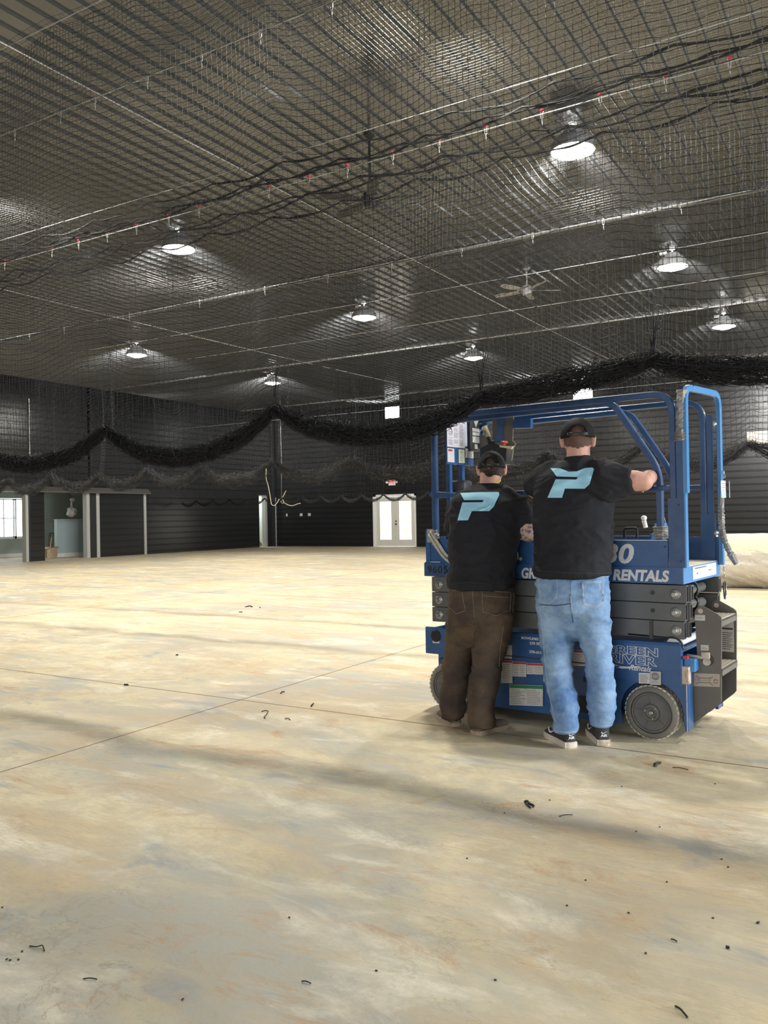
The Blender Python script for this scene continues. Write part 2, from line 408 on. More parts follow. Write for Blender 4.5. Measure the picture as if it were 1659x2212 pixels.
def ribs_along(mb, axis, t0, t1, s0, s1, plane, normal_sign, pitch=.2286, hgt=.022, wd=.05, top=.026):
    """trapezoid ribs; axis=0 ribs run along X spaced in Z (back wall), 1: along Y spaced in Z (left wall), 2: along Y spaced in X (ceiling)"""
    n = int((s1 - s0) / pitch) + 1
    for i in range(n):
        s = s0 + i * pitch
        if s + wd > s1: break
        q = [(s, 0), (s + (wd - top) / 2, hgt), (s + (wd + top) / 2, hgt), (s + wd, 0)]
        vs = []
        for t in (t0, t1):
            for a, h in q:
                p = plane + normal_sign * h
                vs.append((t, p, a) if axis == 0 else (p, t, a) if axis == 1 else (a, t, p))
        mb.faces(vs, [(0, 1, 5, 4), (1, 2, 6, 5), (2, 3, 7, 6), (0, 3, 2, 1), (4, 5, 6, 7)])

# ceiling: ribbed sheets in four runs, each lap hangs a little lower at its far end
mb = MB()
mb.b2((XL - .2, YF - .2, ZC), (XR + .2, YB + .4, ZC + .1))
ribs_along(mb, 2, YF, YB, XL, XR, ZC, -1, pitch=.2286, hgt=.028, wd=.055, top=.03)
structure('ceiling', mb, M['ceiling'])
for i, y in enumerate((13.4, 20.5, 28.0)):
    mb = MB(); mb.b2((XL, y, ZC - .055), (XR, y + .02, ZC)); mb.b2((XL, y - .02, ZC - .058), (XR, y + .05, ZC - .052))
    structure('trim_%d' % (i + 3), mb, mat('lap_trim_%d' % i, (.16, .16, .155), .35))

# back wall with a door opening
DX0, DX1, DZ = -18.68, -16.58, 2.22
mb = MB()
mb.b2((XL - .3, YB, 0), (DX0, YB + .15, ZC)); mb.b2((DX1, YB, 0), (XR + .2, YB + .15, ZC)); mb.b2((DX0, YB, DZ), (DX1, YB + .15, ZC))
def back_ribs(x0, x1, z0, z1): ribs_along(mb, 0, x0, x1, z0, z1, YB, -1, hgt=.02, wd=.05, top=.022)
back_ribs(XL, DX0 - .08, .08, 2.36); back_ribs(DX1 + .08, XR, .08, 2.36); back_ribs(XL, XR, 2.366, 6.08)
structure('wall_back', mb, M['siding'])
mb = MB(); mb.b2((XL + .02, YB - .03, 0), (XL + .13, YB, 2.25)); structure('trim_6', mb, M['trim'])
mb = MB(); mb.b2((XL - .02, YB - .16, 0), (XL + .09, YB - .03, 6.0)); structure('trim_7', mb, M['trim_dark'])

# left wall
mb = MB()
T = .16
O1 = (13.6, 17.27); O2 = (17.90, 19.72); O3 = (29.12, 29.66)
mb.b2((XL - T, YF, 0), (XL, O1[0], ZC)); mb.b2((XL - T, O1[0], 2.32), (XL, O2[1] + .1, ZC))
mb.b2((XL - T, O1[1], 0), (XL, O2[0], 2.32)); mb.b2((XL - T, O2[1], 0), (XL, O3[0], ZC)); mb.b2((XL - T, O3[0], 2.33), (XL, O3[1], ZC)); mb.b2((XL - T, O3[1], 0), (XL, YB + .15, ZC))
ribs_along(mb, 1, 22.42, 29.10, .08, 2.40, XL, 1, hgt=.02, wd=.05, top=.022)
ribs_along(mb, 1, 20.18, 22.26, .06, 2.30, XL, 1, hgt=.012, wd=.05, top=.03)
ribs_along(mb, 1, 17.37, 17.86, .10, 2.30, XL, 1, hgt=.012, wd=.03, top=.014)
ribs_along(mb, 1, YF, O1[0] - .2, .08, 2.30, XL, 1, hgt=.02, wd=.05, top=.022)
ribs_along(mb, 1, YF, YB, 2.52, 6.08, XL, 1, hgt=.02, wd=.05, top=.022)
structure('wall_left', mb, M['siding2'])
# header ledge over the openings and its trims
mb = MB(); mb.prism([(XL, 2.30), (XL + .20, 2.30), (XL + .20, 2.34), (XL + .04, 2.50), (XL, 2.50)], 1, 12.0, 22.48)
structure('trim_8', mb, mat('header_ledge', (.085, .08, .072), .5))
def vtrim(n, y0, y1, z1=2.30, m_='trim', d=.03):
    mb = MB(); mb.b2((XL - .17, y0, 0), (XL + d, y1, z1)); structure('trim_%d' % n, mb, M[m_])
vtrim(9, 17.17, 17.27); vtrim(10, 19.60, 19.74); vtrim(11, 20.03, 20.17); vtrim(12, 22.27, 22.38); vtrim(13, 29.52, 29.66, 2.34)
vtrim(14, 17.28, 17.345, 2.3, 'trim_dark'); vtrim(15, 19.76, 20.02, 2.3, 'trim_dark')
mb = MB(); mb.b2((XL - .17, 29.10, 2.31), (XL + .03, 29.66, 2.35)); structure('trim_16', mb, M['trim'])

# rooms beyond the left wall
mb = MB()
X2 = -28.0
mb.b2((X2 - .1, 12.8, 0), (X2, 18.30, 2.7)); mb.b2((X2 - .1, 20.02, 0), (X2, 24.2, 2.7)); mb.b2((X2 - .1, 18.30, 0), (X2, 20.02, .72)); mb.b2((X2 - .1, 18.30, 2.22), (X2, 20.02, 2.7))
mb.b2((X2, 24.1, 0), (XL - T, 24.2, 2.7)); mb.b2((X2, 12.8, 0), (XL - T, 12.9, 2.7)); mb.b2((X2, 12.8, 2.7), (XL - T, 24.2, 2.8))
mb.b2((X2, 22.75, 0), (X2 + .9, 22.85, 2.7))
structure('wall_side_room', mb, M['sage'])
mb = MB(); mb.b2((-26.4, 28.9, 0), (-26.3, 31, 2.7)); mb.b2((-26.3, 30.4, 0), (XL - T, 30.5, 2.7)); mb.b2((-26.3, 28.9, 0), (XL - T, 29.0, 2.7)); mb.b2((-26.3, 29, 2.7), (XL - T, 30.5, 2.8))
structure('wall_stairwell', mb, mat('stairwell_paint', (.46, .50, .45), .8, emis=(.4, .43, .4), es=0))
mb = MB(); mb.prism([(29.05, 0), (29.9, 0), (29.9, .12), (29.05, .72)], 0, -25.4, -24.6); structure('trim_17', mb, M['wood'])
# baseboard of the side room
mb = MB(); mb.b2((X2, 12.9, 0), (X2 + .02, 22.7, .14)); structure('baseboard_side_room', mb, M['white'])
# daylit windows
def window(n, y0, y1, z0, z1, mull=()):
    e = empty('window_%d' % n, (X2, (y0 + y1) / 2, z0)); e['kind'] = 'structure'
    f = MB(); c = Vector(e.location); fr = .045
    def bb(a, b_): f.b2(Vector(a) - c, Vector(b_) - c)
    bb((X2 - .02, y0, z0), (X2 + .05, y0 + fr, z1)); bb((X2 - .02, y1 - fr, z0), (X2 + .05, y1, z1)); bb((X2 - .02, y0, z0), (X2 + .05, y1, z0 + fr)); bb((X2 - .02, y0, z1 - fr), (X2 + .05, y1, z1))
    bb((X2 - .02, y0, (z0 + z1) / 2 - .015), (X2 + .03, y1, (z0 + z1) / 2 + .015))
    for q in mull: bb((X2 - .02, q - .02, z0), (X2 + .04, q + .02, z1))
    bb((X2 - .02, y0 - .06, z0 - .05), (X2 + .09, y1 + .06, z0))
    f.build('window_frame', M['white'], e)
    g = MB(); g.b2(Vector((X2 - .035, y0 + .01, z0 + .01)) - c, Vector((X2 - .028, y1 - .01, z1 - .01)) - c); g.build('window_pane', M['window'], e)
window(1, 18.32, 19.45, .74, 2.20, (19.02,)); window(2, 19.50, 20.0, .74, 2.20)

# double door in the back wall
dr = empty('door_1', ((DX0 + DX1) / 2, YB, 0)); dr['kind'] = 'structure'
def dp(name, parts, m_, par=dr, base=Vector(dr.location)):
    q = MB()
    for a, b_ in parts: q.b2(Vector(a) - base, Vector(b_) - base)
    return q.build(name, M[m_] if isinstance(m_, str) else m_, par)
dp('door_frame', [((DX0, YB - .05, 0), (DX0 + .16, YB + .1, DZ)), ((DX1 - .06, YB - .05, 0), (DX1, YB + .1, DZ)), ((DX0, YB - .05, DZ - .08), (DX1, YB + .1, DZ))], 'white')
lm = mat('door_leaf_paint', (.62, .60, .55), .5)
mid = (DX0 + DX1) / 2 + .04
for x0, x1 in ((DX0 + .17, mid - .005), (mid + .005, DX1 - .07)):
    g0, g1 = (x0 + .16, x1 - .19) if x0 < mid - .1 else (x0 + .19, x1 - .16)
    lf = dp('door_leaf', [((x0, YB - .01, .02), (g0, YB + .03, DZ - .09)), ((g1, YB - .01, .02), (x1, YB + .03, DZ - .09)), ((g0, YB - .01, .02), (g1, YB + .03, .30)), ((g0, YB - .01, 1.92), (g1, YB + .03, DZ - .09))], lm)
    q = MB(); bs = Vector(dr.location); q.b2(Vector((g0, YB + .005, .30)) - bs, Vector((g1, YB + .015, 1.92)) - bs)
    q.build('door_pane', M['door_glass'], lf)
q = MB(); q.lathe((.09, -.02, 1.08), [(0, -.04), (.03, -.035), (.03, 0)], (0, 1, 0), 12); q.lathe((.09, -.02, .96), [(0, -.06), (.032, -.05), (.032, 0)], (0, 1, 0), 12)
q.build('door_handle', M['grey_dark'], dr)
# high windows and the translucent panel in the back wall
def high(n, x0, x1, z0, z1, m_):
    e = empty('window_%d' % n, ((x0 + x1) / 2, YB - .02, z0)); e['kind'] = 'structure'; c = Vector(e.location)
    q = MB(); q.b2(Vector((x0, YB - .05, z0)) - c, Vector((x1, YB - .035, z1)) - c); q.build('window_pane', m_, e)
    q = MB()
    for a, b_ in (((x0 - .04, z0 - .04), (x1 + .04, z0)), ((x0 - .04, z1), (x1 + .04, z1 + .04)), ((x0 - .04, z0), (x0, z1)), ((x1, z0), (x1 + .04, z1))):
        q.b2(Vector((a[0], YB - .06, a[1])) - c, Vector((b_[0], YB - .01, b_[1])) - c)
    q.build('window_frame', M['trim_dark'], e)
hw = mat('high_window_daylight', (1, 1, 1), .3, emis=(.97, 1, 1), es=7)
high(3, -17.97, -17.28, 5.45, 5.93, hw); high(4, -9.75, -9.02, 5.50, 5.92, hw); high(5, -3.78, -2.6, 3.52, 3.93, M['beige_panel'])

# right wall with a wide overhead door opening, front wall behind the camera
mb = MB(); mb.b2((XR, YF, 0), (XR + .2, 2.0, ZC)); mb.b2((XR, 10.0, 0), (XR + .2, YB, ZC)); mb.b2((XR, 2, 4.5), (XR + .2, 10, ZC)); structure('wall_right', mb, M['siding2'])
mb = MB(); mb.b2((XL, YF - .15, 0), (XR, YF, ZC)); structure('wall_front', mb, M['siding2'])

# ------------------------------------------------------------------ ceiling lamps
def lamp(x, y, name_label, seen=True):
    e = empty('high_bay_lamp', (x, y, 5.8)); tag(e, name_label, 'ceiling lamp', 'round high bay lamps on the ceiling')
    q = MB(); q.lathe((0, 0, 0), [(0.12, 0.19), (0.144, 0.12), (0.228, 0.08), (0.2664, 0.03), (0.2784, -0.055), (0.2664, -0.058), (0.2496, 0.01), (0.0, 0.014)], n=28)
    for i in range(12):
        a = 2 * pi * i / 12; q.box((.13 * cos(a), .13 * sin(a), .10), (.10, .008, .07), Matrix.Rotation(a, 3, 'Z'))
    q.build('lamp_housing', M['lamp_body'], e, smooth='auto')
    q = MB(); q.lathe((0, 0, 0), [(0.0, -0.115), (0.096, -0.108), (0.18, -0.08), (0.228, -0.04), (0.246, 0), (0.246, 0.012), (0.0, 0.012)], n=32); q.build('lamp_lens', M['lamp'], e, smooth=True)
    q = MB(); q.tube([(0, 0, .14), (0, 0, .27)], .012, 8); q.lathe((0, 0, .26), [(0, 0), (.05, .005), (.05, .035), (0, .035)], n=12); q.box((-.16, 0, .22), (.12, .05, .05)); q.tube([(-.10, 0, .22), (-.05, 0, .18)], .006, 6)
    q.build('lamp_mount', M['white'], e)
    a = area('lamp_light', (x, y, 5.68), (0, 0, -1), .30, .30, LAMP_W, (1, .965, .86), shape='DISK')
    if seen:     # added spot, aimed away from the camera, for a bright ceiling patch
        l = bpy.data.lights.new('ceiling_fill_spot', 'SPOT'); l.energy = CEILING_FILL_W; l.spot_size = radians(72); l.spot_blend = .8; l.shadow_soft_size = .06; l.color = (1, .98, .95)
        o = bpy.data.objects.new('ceiling_fill_spot', l); COL.objects.link(o); d = Vector((x, y, 0)).normalized(); o.location = Vector((x, y, 5.80)) + d * .26
        d.z = .10; o.rotation_euler = d.to_track_quat('-Z', 'Y').to_euler()
    return e
rows = (9.9, 15.6, 21.4); cols = (-3.15, -9.8, -17.05)
where_c = {-3.15: 'rightmost row', -9.8: 'middle row', -17.05: 'leftmost row'}
where_r = {9.9: 'nearest to the camera', 15.6: 'second from the camera', 21.4: 'furthest back'}
for y in rows:
    for x in cols:
        if y == 9.9 and x == -17.05: continue
        lamp(x, y, 'high bay lamp on the ceiling, %s, %s' % (where_r[y], where_c[x]))
for x, y in ((-17.05, 9.9), (3.6, 9.9), (3.6, 15.6), (3.6, 21.4)):
    area('lamp_light', (x, y, 5.75), (0, 0, -1), .34, .34, LAMP_W, (1, .965, .86), shape='DISK')
for x in (-17.05, -9.8, -3.15, 3.6):
    area('lamp_light', (x, 6.3, 5.75), (0, 0, -1), .30, .30, LAMP_W * .9, (1, .965, .86), shape='DISK')
    area('lamp_light', (x, -1.5, 5.75), (0, 0, -1), .34, .34, LAMP_W * .12, (1, .97, .90), shape='DISK')

# ------------------------------------------------------------------ the scissor lift
lift = empty('scissor_lift', LO, LA)
tag(lift, 'blue and grey scissor lift, folded down, with guard rails and rental lettering', 'scissor lift')
FT = -.38
def LB(name, m_, *boxes, par=lift, bev=0, smooth=False):
    q = MB()
    for a, b_ in boxes: q.b2(a, b_, bev)
    return q.build(name, M[m_] if isinstance(m_, str) else m_, par, smooth)

# chassis: side skirts with wheel arches, end plates, tray
def arch(cx, cz, r, a0, a1, n=14): return [(cx + r * cos(radians(a0 + (a1 - a0) * i / n)), cz + r * sin(radians(a0 + (a1 - a0) * i / n))) for i in range(n + 1)]
WZ, WR = .1525, .1525
outline = [(-.45, .06), (.50, .06)] + [(.50, .10)] + arch(.676, WZ, .182, 195, -12)[0:] + [(.865, .07), (.88, .07), (.88, .33), (.845, .40), (.845, .553), (-.85, .53), (-.85, .366), (-.60, .366), (-.47, .30)]
ch = MB()
ch.prism(outline, 1, FT + .012, FT + .03); ch.prism(outline, 1, .35, .368)
ch.b2((-.85, FT + .01, .40), (-.835, .37, .53)); ch.b2((.86, FT + .02, .07), (.878, -.26, .40)); ch.b2((.86, .26, .07), (.878, .37, .40))
ch.b2((-.84, -.25, .09), (.86, .25, .40)); ch.b2((-.83, FT + .03, .50), (.84, .35, .515))
chassis = ch.build('chassis', M['blue'], lift)
# raised side band with rolled top edge
bd = MB(); bd.b2((-.85, FT - .012, .366), (-.60, FT + .012, .528)); bd.b2((-.60, FT - .012, .405), (.845, FT + .012, .545))
bd.prism([(-.60, .32), (.845, .325), (.845, .41), (-.60, .41)], 1, FT - .002, FT + .012)
bd.tube([(-.85, FT, .532), (.845, FT, .550)], .014, 8)
bd.b2((.845, FT - .012, .33), (.852, FT + .03, .55))
band = bd.build('side_band', M['blue'], lift, smooth='auto')
LB('seam_strip', 'grey_dark', ((-.60, FT - .016, .398), (.05, FT + .002, .405)), ((.05, FT - .016, .398), (.50, FT + .002, .405)), par=band)
# holes and outlets in the side
q = MB(); q.lathe((-.765, FT - .015, .487), [(0, -.003), (.038, -.003), (.04, 0)], (0, 1, 0), 20); q.build('access_hole', M['black'], chassis)
LB('access_hole', 'black', ((.27, FT + .004, .285), (.37, FT + .013, .315)), par=chassis); LB('access_hole', 'black', ((.24, FT + .004, .10), (.42, FT + .013, .20)), par=chassis)
LB('wheel_well_lining', 'matte_black', ((.48, FT + .03, .30), (.86, -.25, .37)), par=chassis); LB('wheel_well_lining', 'matte_black', ((-.86, -.36, .37), (-.50, .30, .40)), par=chassis)
LB('drive_module', 'grey_dark', ((-.45, -.33, .05), (.48, .33, .12)), par=chassis)
# steering yokes at the left end
for v in (-.31, .31):
    q = MB(); q.lathe((-.68, v, .33), [(0, 0), (.055, 0), (.055, .03), (.04, .035), (.04, .055), (.06, .06), (.06, .08), (0, .08)], n=18)
    q.b2((-.77, v - .05, .305), (-.57, v + .05, .33))
    q.b2((-.73, v + (.055 if v < 0 else -.075), .12), (-.63, v + (.075 if v < 0 else -.055), .31))
    q.build('steering_yoke', M['blue_dark'], lift, smooth='auto')
# wheels
def wheel(x, v0, v1, out, sc=1.0):
    q = MB(); w_ = abs(v1 - v0); c = (x, v0, WZ); ax = (0, 1, 0) if v1 > v0 else (0, -1, 0)
    q.lathe(c, [(.118, .004), (.124, -.002), (.140, .002), (.1475, .010), (.1515, .020), (.1525, w_ * .5), (.1515, w_ - .02), (.147, w_ - .006), (.12, w_), (.118, w_ - .02)], ax, 56)
    ty = q.build('wheel', [M['tire_side'], M['tire']], lift, smooth='auto')
    for f in ty.data.polygons:
        ctr = f.center; rr = hypot(ctr.x - x, ctr.z - WZ)
        if rr > .1488: f.material_index = 1
    # tread lugs
    t = MB()
    for i in range(34):
        a = 2 * pi * i / 34
        for s_, o_ in ((.27, 0), (.73, pi / 34)):
            R_ = Matrix.Rotation(-(a + o_), 3, 'Y'); p = Vector((.1525, 0, 0)); p = R_ @ p
            t.box(Vector((x, v0 + (v1 - v0) * s_, WZ)) + p, (.006, w_ * .38, .020), R_ @ Matrix.Rotation(.5 if s_ < .5 else -.5, 3, 'X'))
    t.build('tread', M['tire'], ty)
    h = MB(); h.lathe(c, [(0, .012), (.012, .010), (.03, .008), (.034, .0), (.046, .002), (.05, .012), (.055, .014), (.10, .010), (.104, .004), (.112, .003), (.118, .010)], ax, 48)
    for i in range(5):
        a = 2 * pi * i / 5 + .5
        h.box((x + .078 * cos(a), v0 + (.012 if v1 > v0 else -.012), WZ + .078 * sin(a)), (.05, .006, .004), Matrix.Rotation(-a, 3, 'Y'))
    h.build('rim', M['rim'], ty, smooth='auto')
    k = MB(); k.lathe(c, [(0, -.006), (.010, -.006), (.014, -.002), (.014, .008)], ax, 6)
    for i in range(3):
        a = 2 * pi * i / 3 + .8; k.lathe((x + .034 * cos(a), v0, WZ + .034 * sin(a)), [(0, -.002), (.005, -.001), (.005, .004)], ax, 8)
    k.build('hub_nut', M['zinc'], ty)
    return ty
wheel(.676, FT - .005, -.27, 1); wheel(-.684, FT, -.27, 1); wheel(.676, .375, .26, -1); wheel(-.684, .375, .26, -1)

# folded scissor stack: hollow beams
def beam(u0, u1, v0, v1, z0, z1):
    q = MB(); t = .007
    q.b2((u0, v0, z0), (u1, v1, z0 + t)); q.b2((u0, v0, z1 - t), (u1, v1, z1)); q.b2((u0, v0, z0 + t), (u1, v0 + t, z1 - t)); q.b2((u0, v1 - t, z0 + t), (u1, v1, z1 - t))
    q.b2((u0 + .02, v0 + t, z0 + t), (u0 + .03, v1 - t, z1 - t)); q.b2((u1 - .03, v0 + t, z0 + t), (u1 - .02, v1 - t, z1 - t))
    o = q.build('scissor_arm', M['grey_steel'], lift); return o
lv = ((.786, .884), (.685, .781), (.583, .680))
for k, (z0, z1) in enumerate(lv):
    ur = .885 - .008 * k
    front = beam(-.80, ur, FT + .002, FT + .047, z0, z1); beam(-.79, ur + .012, FT + .055, FT + .10, z0 + .006, z1 - .002)
    beam(-.80, ur, .31, .355, z0, z1); beam(-.79, ur + .01, .262, .30, z0 + .006, z1 - .002)
    for u in (-.744, .824):
        b_ = MB(); b_.lathe((u, FT + .002, (z0 + z1) / 2 - .002), [(0, -.030), (.012, -.030), (.014, -.027), (.014, -.015), (.020, -.013), (.021, -.008), (.026, -.006), (.030, -.003), (.031, 0)], (0, 1, 0), 24)
        b_.build('pivot_bolt', M['zinc'], front, smooth='auto')
    if k < 2:
        b_ = MB(); b_.lathe((.697, FT + .002, (z0 + z1) / 2 + .004), [(0, -.0015), (.013, -.0015), (.013, 0)], (0, 1, 0), 20); b_.build('bore_hole', M['black'], front)
q = MB(); q.b2((.677, FT - .006, .575), (.697, FT + .002, .682)); q.build('safety_strut', M['grey_dark'], lift)
for z in (.83, .735, .63):
    for x_, r_ in ((.80, .03), (-.744, .02)):
        q = MB(); q.lathe((x_, FT + .10, z), [(r_, 0), (r_, .50)], (0, 1, 0), 14); q.build('cross_tube', M['grey_steel'], lift, smooth=True)
for z in (.845, .765, .68):
    q = MB()
    for k in range(3): q.tube(arc((.84, -.17 + .02 * k, z), .052 - .007 * k, -100, 120, 12, (1, 0, 0), (0, 0, 1)), .007, 6)
    q.build('cable_loop', M['black'] if z != .845 else M['grey_dark'], lift, smooth=True)
q = MB(); q.lathe((.80, FT + .03, .545), [(0, 0), (.04, 0), (.04, .03), (.022, .03), (.022, .62), (.04, .62), (.04, .65), (0, .65)], (0, 1, 0), 20); q.build('roller', M['white'], lift, smooth='auto')
q = MB(); q.tube(arc((.80, FT + .005, .530), .062, -5, 110, 12, (1, 0, 0), (0, 0, 1)) + [Vector((.55, FT + .005, .592))], .006, 6); q.build('hose', M['black'], lift, smooth=True)

# platform
dk = MB(); dk.b2((-.845, FT - .012, .892), (.872, .375, .984)); deck = dk.build('platform', M['blue'], lift)
LB('deck_plate', 'deck', ((-.84, FT + .01, .984), (.87, .37, .988)), par=deck)
LB('stencil_plate', 'blue_dark', ((-.847, FT - .019, .889), (-.687, FT - .012, .979)), par=deck, bev=.002)
tb = MB(); tb.b2((-.83, FT - .004, .984), (.79, FT + .008, 1.134)); tb.b2((-.83, .355, .984), (.88, .367, 1.134)); tb.b2((-.835, FT, .984), (-.823, .36, 1.150)); tb.b2((-.835, FT - .006, 1.0), (-.69, FT + .01, 1.155)); tb.b2((-.835, FT - .012, .984), (-.80, FT - .004, 1.20)); tb.b2((-.70, FT - .010, .99), (-.66, FT - .003, 1.14))
tb.b2((.52, .12, .988), (.53, .36, 1.16)); tb.b2((-.2, .30, 1.06), (.60, .345, 1.14))
toe = tb.build('toe_board', M['blue'], lift)
LB('toe_board_edge', 'letter', ((-.66, FT - .006, 1.1345), (.79, FT + .010, 1.138)), ((-.80, FT - .014, .984), (-.72, FT - .010, .988)), par=toe)

# guard rails
def rail(name, pts, r, par=lift, w_=.038, h_=.038, m_='blue', n=8):
    P = fillet(pts, r, n); u_ = Vector((1, 0, 0)) if len(set(p[0] for p in pts)) == 1 else Vector((0, 1, 0)) if len(set(p[1] for p in pts)) == 1 else Vector((0, 0, 1))
    q = MB(); q.rect(P, w_, h_, up=u_); return q.build(name, M[m_], par, smooth='auto')
vf = FT + .02
fr = rail('guard_rail', [(-.772, vf, 1.0), (-.772, vf, 1.965), (.824, vf, 1.965), (.824, vf, 1.20)], [.03, .12], m_='blue_dark')
rail('mid_rail', [(-.76, vf, 1.432), (.81, vf, 1.432)], 0, fr, .03, .03, 'blue_dark')
ex = rail('extension_rail', [(-.70, vf + .05, 1.935), (.46, vf + .05, 1.95), (.728, vf + .05, 1.535), (.728, vf + .05, 1.0)], [.06, .10], m_='blue_dark', w_=.036)
vb = .345
bk = rail('guard_rail', [(-.80, vb, 1.0), (-.80, vb, 1.995), (.795, vb, 1.995), (.795, vb, 1.0)], [.03, .13], w_=.036, m_='blue')
rail('mid_rail', [(-.78, vb, 1.45), (.78, vb, 1.45)], 0, bk, .03, .03)
rail('extension_rail', [(-.60, vb - .05, 1.955), (.34, vb - .05, 1.965), (.62, vb - .05, 1.53), (.62, vb - .05, 1.0)], [.08, .10], w_=.036)
for v in (-.13, .04, .345):
    rail('end_post', [(-.80, v, 1.0), (-.80, v, 1.95)], 0, w_=.034, h_=.034)
rail('end_rail', [(-.80, vf, 1.445), (-.80, vb, 1.455)], 0, w_=.03, h_=.03, m_='blue_dark'); rail('end_rail', [(-.80, vf, 1.965), (-.80, vb, 1.99)], 0, w_=.036, h_=.036, m_='blue_dark')
LB('end_post_sleeve', 'blue_dark', ((-.82, .32, 1.14), (-.78, .36, 1.24)))
# entry gate posts and frame at the right end
gp = MB(); gp.b2((.795, FT - .006, .984), (.885, FT + .035, 1.372)); gp.b2((.845, FT - .004, 1.37), (.888, FT + .035, 1.90)); gpo = gp.build('gate_post', M['blue_dark'], lift)
LB('gate_post_face', 'blue_lit', ((.885, FT - .008, .984), (.893, FT + .037, 1.90)), par=gpo)  # paler slab paints the post's daylit side
gp = MB(); gp.b2((.775, .325, .984), (.86, .36, 1.28)); gp.b2((.82, .33, 1.28), (.85, .36, 1.9)); gp2 = gp.build('gate_post', M['blue'], lift)
rail('gate_frame', [(.893, FT + .012, 1.40), (.893, FT + .012, 1.99), (.893, .345, 2.025), (.893, .345, .96)], [.09, .11], w_=.036, h_=.03, m_='blue_lit')
for z in (1.16, 1.84):
    b_ = MB(); b_.lathe((.87, .322, z), [(0, -.012), (.012, -.010), (.016, 0)], (0, 1, 0), 12); b_.build('gate_bolt', M['steel'], gp2)
for (x, z) in ((.855, 1.335), (.862, 1.02), (.775, 1.10)):
    b_ = MB(); b_.lathe((x, FT - .006, z), [(0, -.002), (.006, -.002), (.006, 0)], (0, 1, 0), 10); b_.build('bore_hole', M['black'], gpo)
# tape wraps
def wrap(name, pts, r0_, seed, m_='tape', par=lift):
    rnd = random.Random(seed); q = MB(); pts = [Vector(p) for p in pts]; n = 22; k = 10; rings = []
    for i in range(n + 1):
        p = pts[0].lerp(pts[1], i / n); t = (pts[1] - pts[0]).normalized(); a = t.orthogonal().normalized(); bb = t.cross(a)
        rings.append([q.bm.verts.new(p + (a * cos(2 * pi * j / k) + bb * sin(2 * pi * j / k)) * (r0_ * (1 + rnd.uniform(-.18, .22)))) for j in range(k)])
    for A, B in zip(rings, rings[1:]):
        for j in range(k): q.bm.faces.new((A[j], A[(j + 1) % k], B[(j + 1) % k], B[j]))
    q.bm.faces.new(rings[0][::-1]); q.bm.faces.new(rings[-1])
    return q.build(name, M[m_], par)
wrap('tape_wrap', [(.868, FT + .012, 1.74), (.880, FT + .012, 1.975)], .027, 1); wrap('tape_wrap', [(.868, FT + .012, 1.69), (.868, FT + .012, 1.74)], .034, 2)
wrap('tape_wrap', [(.73, vf + .05, 1.145), (.73, vf + .05, 1.215)], .040, 3)
# left end: knotted plastic wrapped cord
q = MB(); pp = [FV(931, 1148, FT - .02), FV(938, 1160, FT - .035), FV(945, 1172, FT - .03), FV(955, 1188, FT - .03), FV(965, 1200, FT - .03), FV(985, 1214, FT - .03)]
q.tube(fillet(pp, .02), .011, 8); q.tube(fillet([p + Vector((-.012, -.004, -.02)) for p in pp], .02), .010, 8); q.build('taped_cord', mat('clear_taped_cord', (.45, .44, .36), .3, bump=(60, .8)), lift, smooth=True)
wrap('tape_wrap', [FV(938, 1146, FT - .02), FV(944, 1166, FT - .02)], .021, 5, 'steel'); wrap('tape_wrap', [FV(936, 1172, FT - .02), FV(945, 1184, FT - .02)], .013, 6)
LB('tape_patch', 'tape', (FV(922, 1143, FT - .013), FV(938, 1172, FT - .011)), par=toe)

# control station
def QUAD(name, m_, pts, th, par=lift, n=None):
    """polygon through 3-D points, given a thickness along its normal"""
    pts = [Vector(p) for p in pts]; nn = (pts[1] - pts[0]).cross(pts[2] - pts[0]).normalized() if n is None else Vector(n)
    q = MB(); A = [q.bm.verts.new(p) for p in pts]; B = [q.bm.verts.new(p + nn * th) for p in pts]
    q.bm.faces.new(A[::-1]); q.bm.faces.new(B)
    for i in range(len(pts)): q.bm.faces.new((A[i], A[(i + 1) % len(pts)], B[(i + 1) % len(pts)], B[i]))
    return q.build(name, M[m_] if isinstance(m_, str) else m_, par)
P_ = lambda L, v: [FV(x, y, v) for x, y in L]
cb = QUAD('control_box', 'black', P_([(1036, 990), (1039, 968), (1062, 955), (1093, 967), (1091, 1002), (1036, 1004)], .02), .12, n=(0, 1, 0))
q = MB(); q.tube([FV(1046, 922, .03), FV(1055, 944, .03)], .020, 14); q.build('joystick_grip', mat('worn_grip', (.28, .24, .15), .7, bump=(60, 1)), cb, smooth=True)
q = MB()
for i in range(5): q.lathe(FV(1055, 944, .03).lerp(FV(1063, 956, .03), i / 5), [(.013 + .003 * i, 0), (.018 + .003 * i, .004), (.013 + .003 * i, .008)], (.2, 0, -1), 14)
q.build('joystick_boot', M['black'], cb, smooth=True)
q = MB(); q.lathe(FV(1089, 962, .01), [(.008, 0), (.010, .014), (.022, .017), (.024, .024), (.020, .029), (0, .030)], (.15, -.1, 1), 18); q.build('stop_button', mat('stop_red', (.55, .06, .03), .35), cb, smooth=True)
QUAD('button_plate', mat('button_plate_cream', (.62, .50, .30), .5), P_([(1078, 962), (1107, 964), (1104, 970), (1080, 966)], .0), .02, cb, n=(0, 1, 0))
QUAD('cover_flap', mat('grey_flap', (.20, .20, .19), .35), P_([(1095, 969), (1110, 962), (1105, 995), (1090, 994)], .03), .008, cb, n=(0, 1, 0))
mp_ = QUAD('mounting_plate', 'brown_grey', P_([(1064, 903), (1109, 900), (1107, 953), (1113, 958), (1111, 965), (1040, 968), (1026, 960), (1036, 936), (1064, 950)], .20), .010, n=(0, 1, 0))
